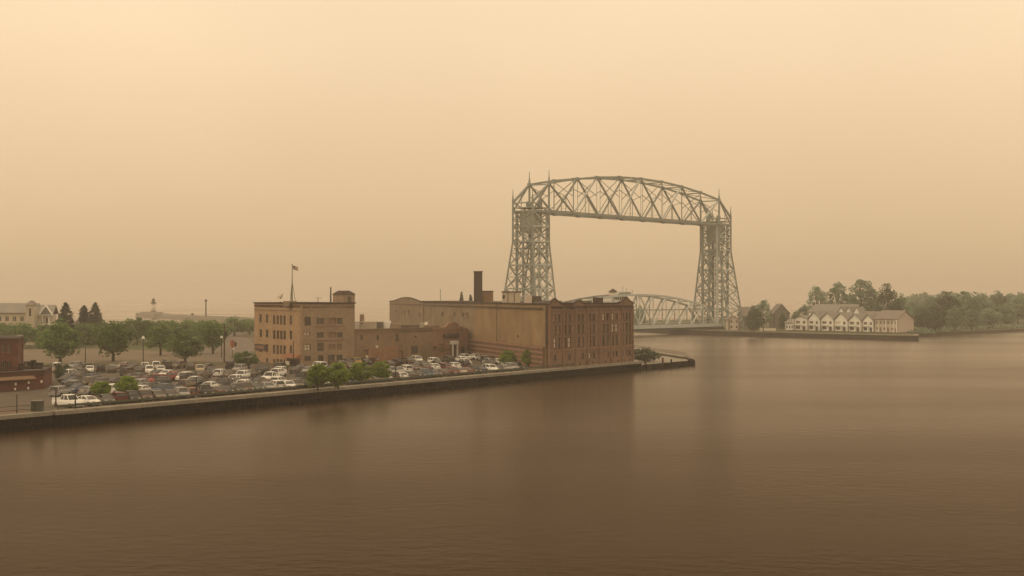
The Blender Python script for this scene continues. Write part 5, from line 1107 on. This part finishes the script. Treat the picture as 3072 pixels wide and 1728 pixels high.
# ------------------------------------------------------------------ street furniture
def lamp(px, by, ty, kind, label, z=Z0, m='post_dark'):
    b = G(px, by, z); h = (by - ty) * b.y / F; o = thing('lamp_post', b, label, 'lamp post')
    mb = MB(); mb.cyl((b.x, b.y), .13, .08, z, z + h, 8); mb.build('pole', m, o); mb = MB(); mb.cyl((b.x, b.y), .24, .2, z, z + .5, 8); mb.build('base', 'concrete', o)
    if kind == 'double':
        beam(o, 'arm', b + Vector((-1.5, 0, h)), b + Vector((1.5, 0, h)), .09, m)
        for s in (-1, 1): mb = MB(); mb.box((b.x + s * 1.4 - .45, b.y - .2, z + h - .14), (b.x + s * 1.4 + .45, b.y + .2, z + h + .08)); mb.build('lamp_head', 'metal_grey', o)
    elif kind == 'globe':
        mb = MB(); mb.cyl((b.x, b.y), .34, .22, z + h, z + h + .5, 10); mb.build('lamp_head', 'pale', o)
    elif kind == 'arm':
        beam(o, 'arm', b + Vector((0, 0, h)), b + Vector((1.3, 0, h + .15)), .08, m); mb = MB(); mb.box((b.x + 1.0, b.y - .15, z + h + .05), (b.x + 1.7, b.y + .15, z + h + .2)); mb.build('lamp_head', 'metal_grey', o)
    return o
lamp(215, 921, 873, 'double', 'double headed car park lamp in front of the beige lot'); lamp(360.5, 927, 852, 'globe', 'tall dark lamp post with pale globe at the back row')
lamp(494, 1001, 948, 'arm', 'thin dark lamp post in the quayside row near the small black pickup'); lamp(141, 1034, 975, 'plain', 'short brown post at the left end of the quayside row', m='post_brown')
lamp(190, 1036, 992, 'plain', 'thin dark post in front of the white pickup', m='post_dark'); lamp(995, 960, 922, 'arm', 'thin post right of the quayside tree clump'); lamp(738, 934, 859, 'plain', 'tall pole before the tan corner building entrance')
lamp(425, 878, 815, 'plain', 'thin pale flag mast among the park trees', m='metal_grey'); lamp(640 * .84 + 20, 905, 850, 'globe', 'street lamp left of the street corner')
o = thing('utility_pole', G(564.5, 912), 'brown wooden utility pole at the street corner', 'utility pole'); b = G(564.5, 912); h = 97 * b.y / F
mb = MB(); mb.cyl((b.x, b.y), .19, .13, Z0, Z0 + h, 8); mb.build('pole', 'post_brown', o); beam(o, 'cross_arm', b + Vector((-1, .3, h - .8)), b + Vector((1, -.3, h - .8)), .14, 'post_brown')
mb = MB(); mb.cyl((b.x + .35, b.y), .28, .28, Z0 + h - 2.8, Z0 + h - 1.7, 8); mb.build('transformer', 'post_dark', o)
o = thing('street_banner', G(585, 897), 'orange banner on a post beside the street', 'banner'); b = G(585, 897)
beam(o, 'post', b, b + Vector((0, 0, 4.2)), .14, 'post_brown'); mb = MB(); mb.box((b.x - .55, b.y - .05, Z0 + 2.4), (b.x + .5, b.y - .08 + .09, Z0 + 4.1)); mb.build('banner_cloth', 'orange_cloth', o); mb = MB(); mb.box((b.x + .2, b.y + .08, Z0 + 2.6), (b.x + 1.0, b.y + .14, Z0 + 3.7)); mb.build('back_panel', 'post_dark', o); mb = MB(); mb.box((b.x, b.y - .1, Z0 + 1.7), (b.x + .5, b.y - .05, Z0 + 2.2)); mb.build('notice', 'white_paint', o)
# quay guard rail: posts and rails
gr = thing('guard_rail', Q(9, 1.9, Z0), 'low green grey guard rail between the parked cars and quay edge', 'guard rail')
for u0 in range(10, 148, 3): beam(gr, 'post', Q(u0, 1.9, Z0), Q(u0, 1.9, Z0 + .75), .12, 'rail_teal')
for u0 in range(10, 145, 15): beam(gr, 'rail', Q(u0 + .05, 1.82, Z0 + .6), Q(min(u0 + 14.95, 147), 1.82, Z0 + .6), .06, 'rail_teal', .3)
fr_ = thing('quay_railing', Q(-40, 1.4, Z0), 'thin post and rail fence beside the brown apron at the left', 'railing')
for k in range(18): beam(fr_, 'post', Q(-40 + k * 2.7, 1.4, Z0), Q(-40 + k * 2.7, 1.4, Z0 + (1.3 if k % 4 else 2.6)), .1, 'post_dark')
for zz in (.55, 1.1): beam(fr_, 'rail', Q(-40, 1.4, Z0 + zz), Q(7, 1.4, Z0 + zz), .06, 'post_dark')
gb_ = thing('utility_cabinet', Q(7, 1.6, Z0), 'grey green cabinet at the step in the quay edge', 'cabinet'); mb = MB(); q = Q(6.6, 1.7); mb.box((q.x - .7, q.y - .5, Z0 + .17), (q.x + .7, q.y + .5, Z0 + 1.5)); mb.build('case', 'rail_teal', gb_); mb = MB(); mb.box((q.x - .8, q.y - .6, Z0 + 1.5), (q.x + .8, q.y + .6, Z0 + 1.6)); mb.build('lid', 'metal_grey', gb_)
# painted bay lines
for k in range(44):
    u0 = 11 + k * 3.1; mb = MB(); mb.prism([(v.x, v.y) for v in (Q(u0, 3), Q(u0 + .12, 3), Q(u0 + .12, 8.2), Q(u0, 8.2))], Z0 + .014, Z0 + .018); tag(mb.build('bay_line', 'stripe_paint'), kind='structure')
for k in range(7):
    a = e_c - U * (2 + k * 3.2) - V * .5; mb = MB(); d = -V * 5; q = [a, a + U * .14, a + U * .14 + d, a + d]; mb.prism([(v.x, v.y) for v in q], Z0 + .014, Z0 + .018); tag(mb.build('bay_line', 'stripe_paint'), kind='structure')
# canal railing and bollards at the pier head
pr_ = thing('pier_railing', (45, 352, Z0 + .8), 'thin dark railing along the canal side of the pier head', 'railing')
pa, pb = Vector((45.2, 353, 0)), Vector((36, 415, 0))
for k in range(22): q = lerp(pa, pb, k / 21); beam(pr_, 'post', Vector((q.x, q.y, ZP + .65)), Vector((q.x, q.y, ZP + 1.5)), .1, 'post_brown')
for zz in (1.05, 1.48): beam(pr_, 'rail', Vector((pa.x, pa.y, ZP + zz)), Vector((pb.x, pb.y, ZP + zz)), .07, 'post_brown')
for u0, lab in ((178, 'left red mooring post on the pier head'), (187, 'right red mooring post on the pier head')):
    q = Q(u0, 1.2); o = thing('mooring_post', (q.x, q.y, ZP), lab, 'bollard'); mb = MB(); mb.cyl((q.x, q.y), .26, .22, ZP, ZP + 1.1, 10); mb.build('shaft', 'red_brick', o); mb = MB(); mb.cyl((q.x, q.y), .32, .26, ZP + 1.1, ZP + 1.3, 10); mb.build('head', 'post_dark', o)
# ------------------------------------------------------------------ smoke haze over everything
mb = MB(); mb.box((-4200, -450, -1.6), (4200, 7200, HAZE_TOP))
hz = bpy.data.materials.new('haze'); hz.use_nodes = True; t = hz.node_tree; t.nodes.clear()
ho = t.nodes.new('ShaderNodeOutputMaterial'); pv = t.nodes.new('ShaderNodeVolumePrincipled'); pv.inputs['Color'].default_value = HAZE_COLOR; pv.inputs['Density'].default_value = HAZE_DENSITY; pv.inputs['Anisotropy'].default_value = .2
t.links.new(pv.outputs[0], ho.inputs['Volume']); M['haze'] = hz
tag(mb.build('haze', 'haze'), 'brown smoke haze filling the air', 'haze', kind='stuff')
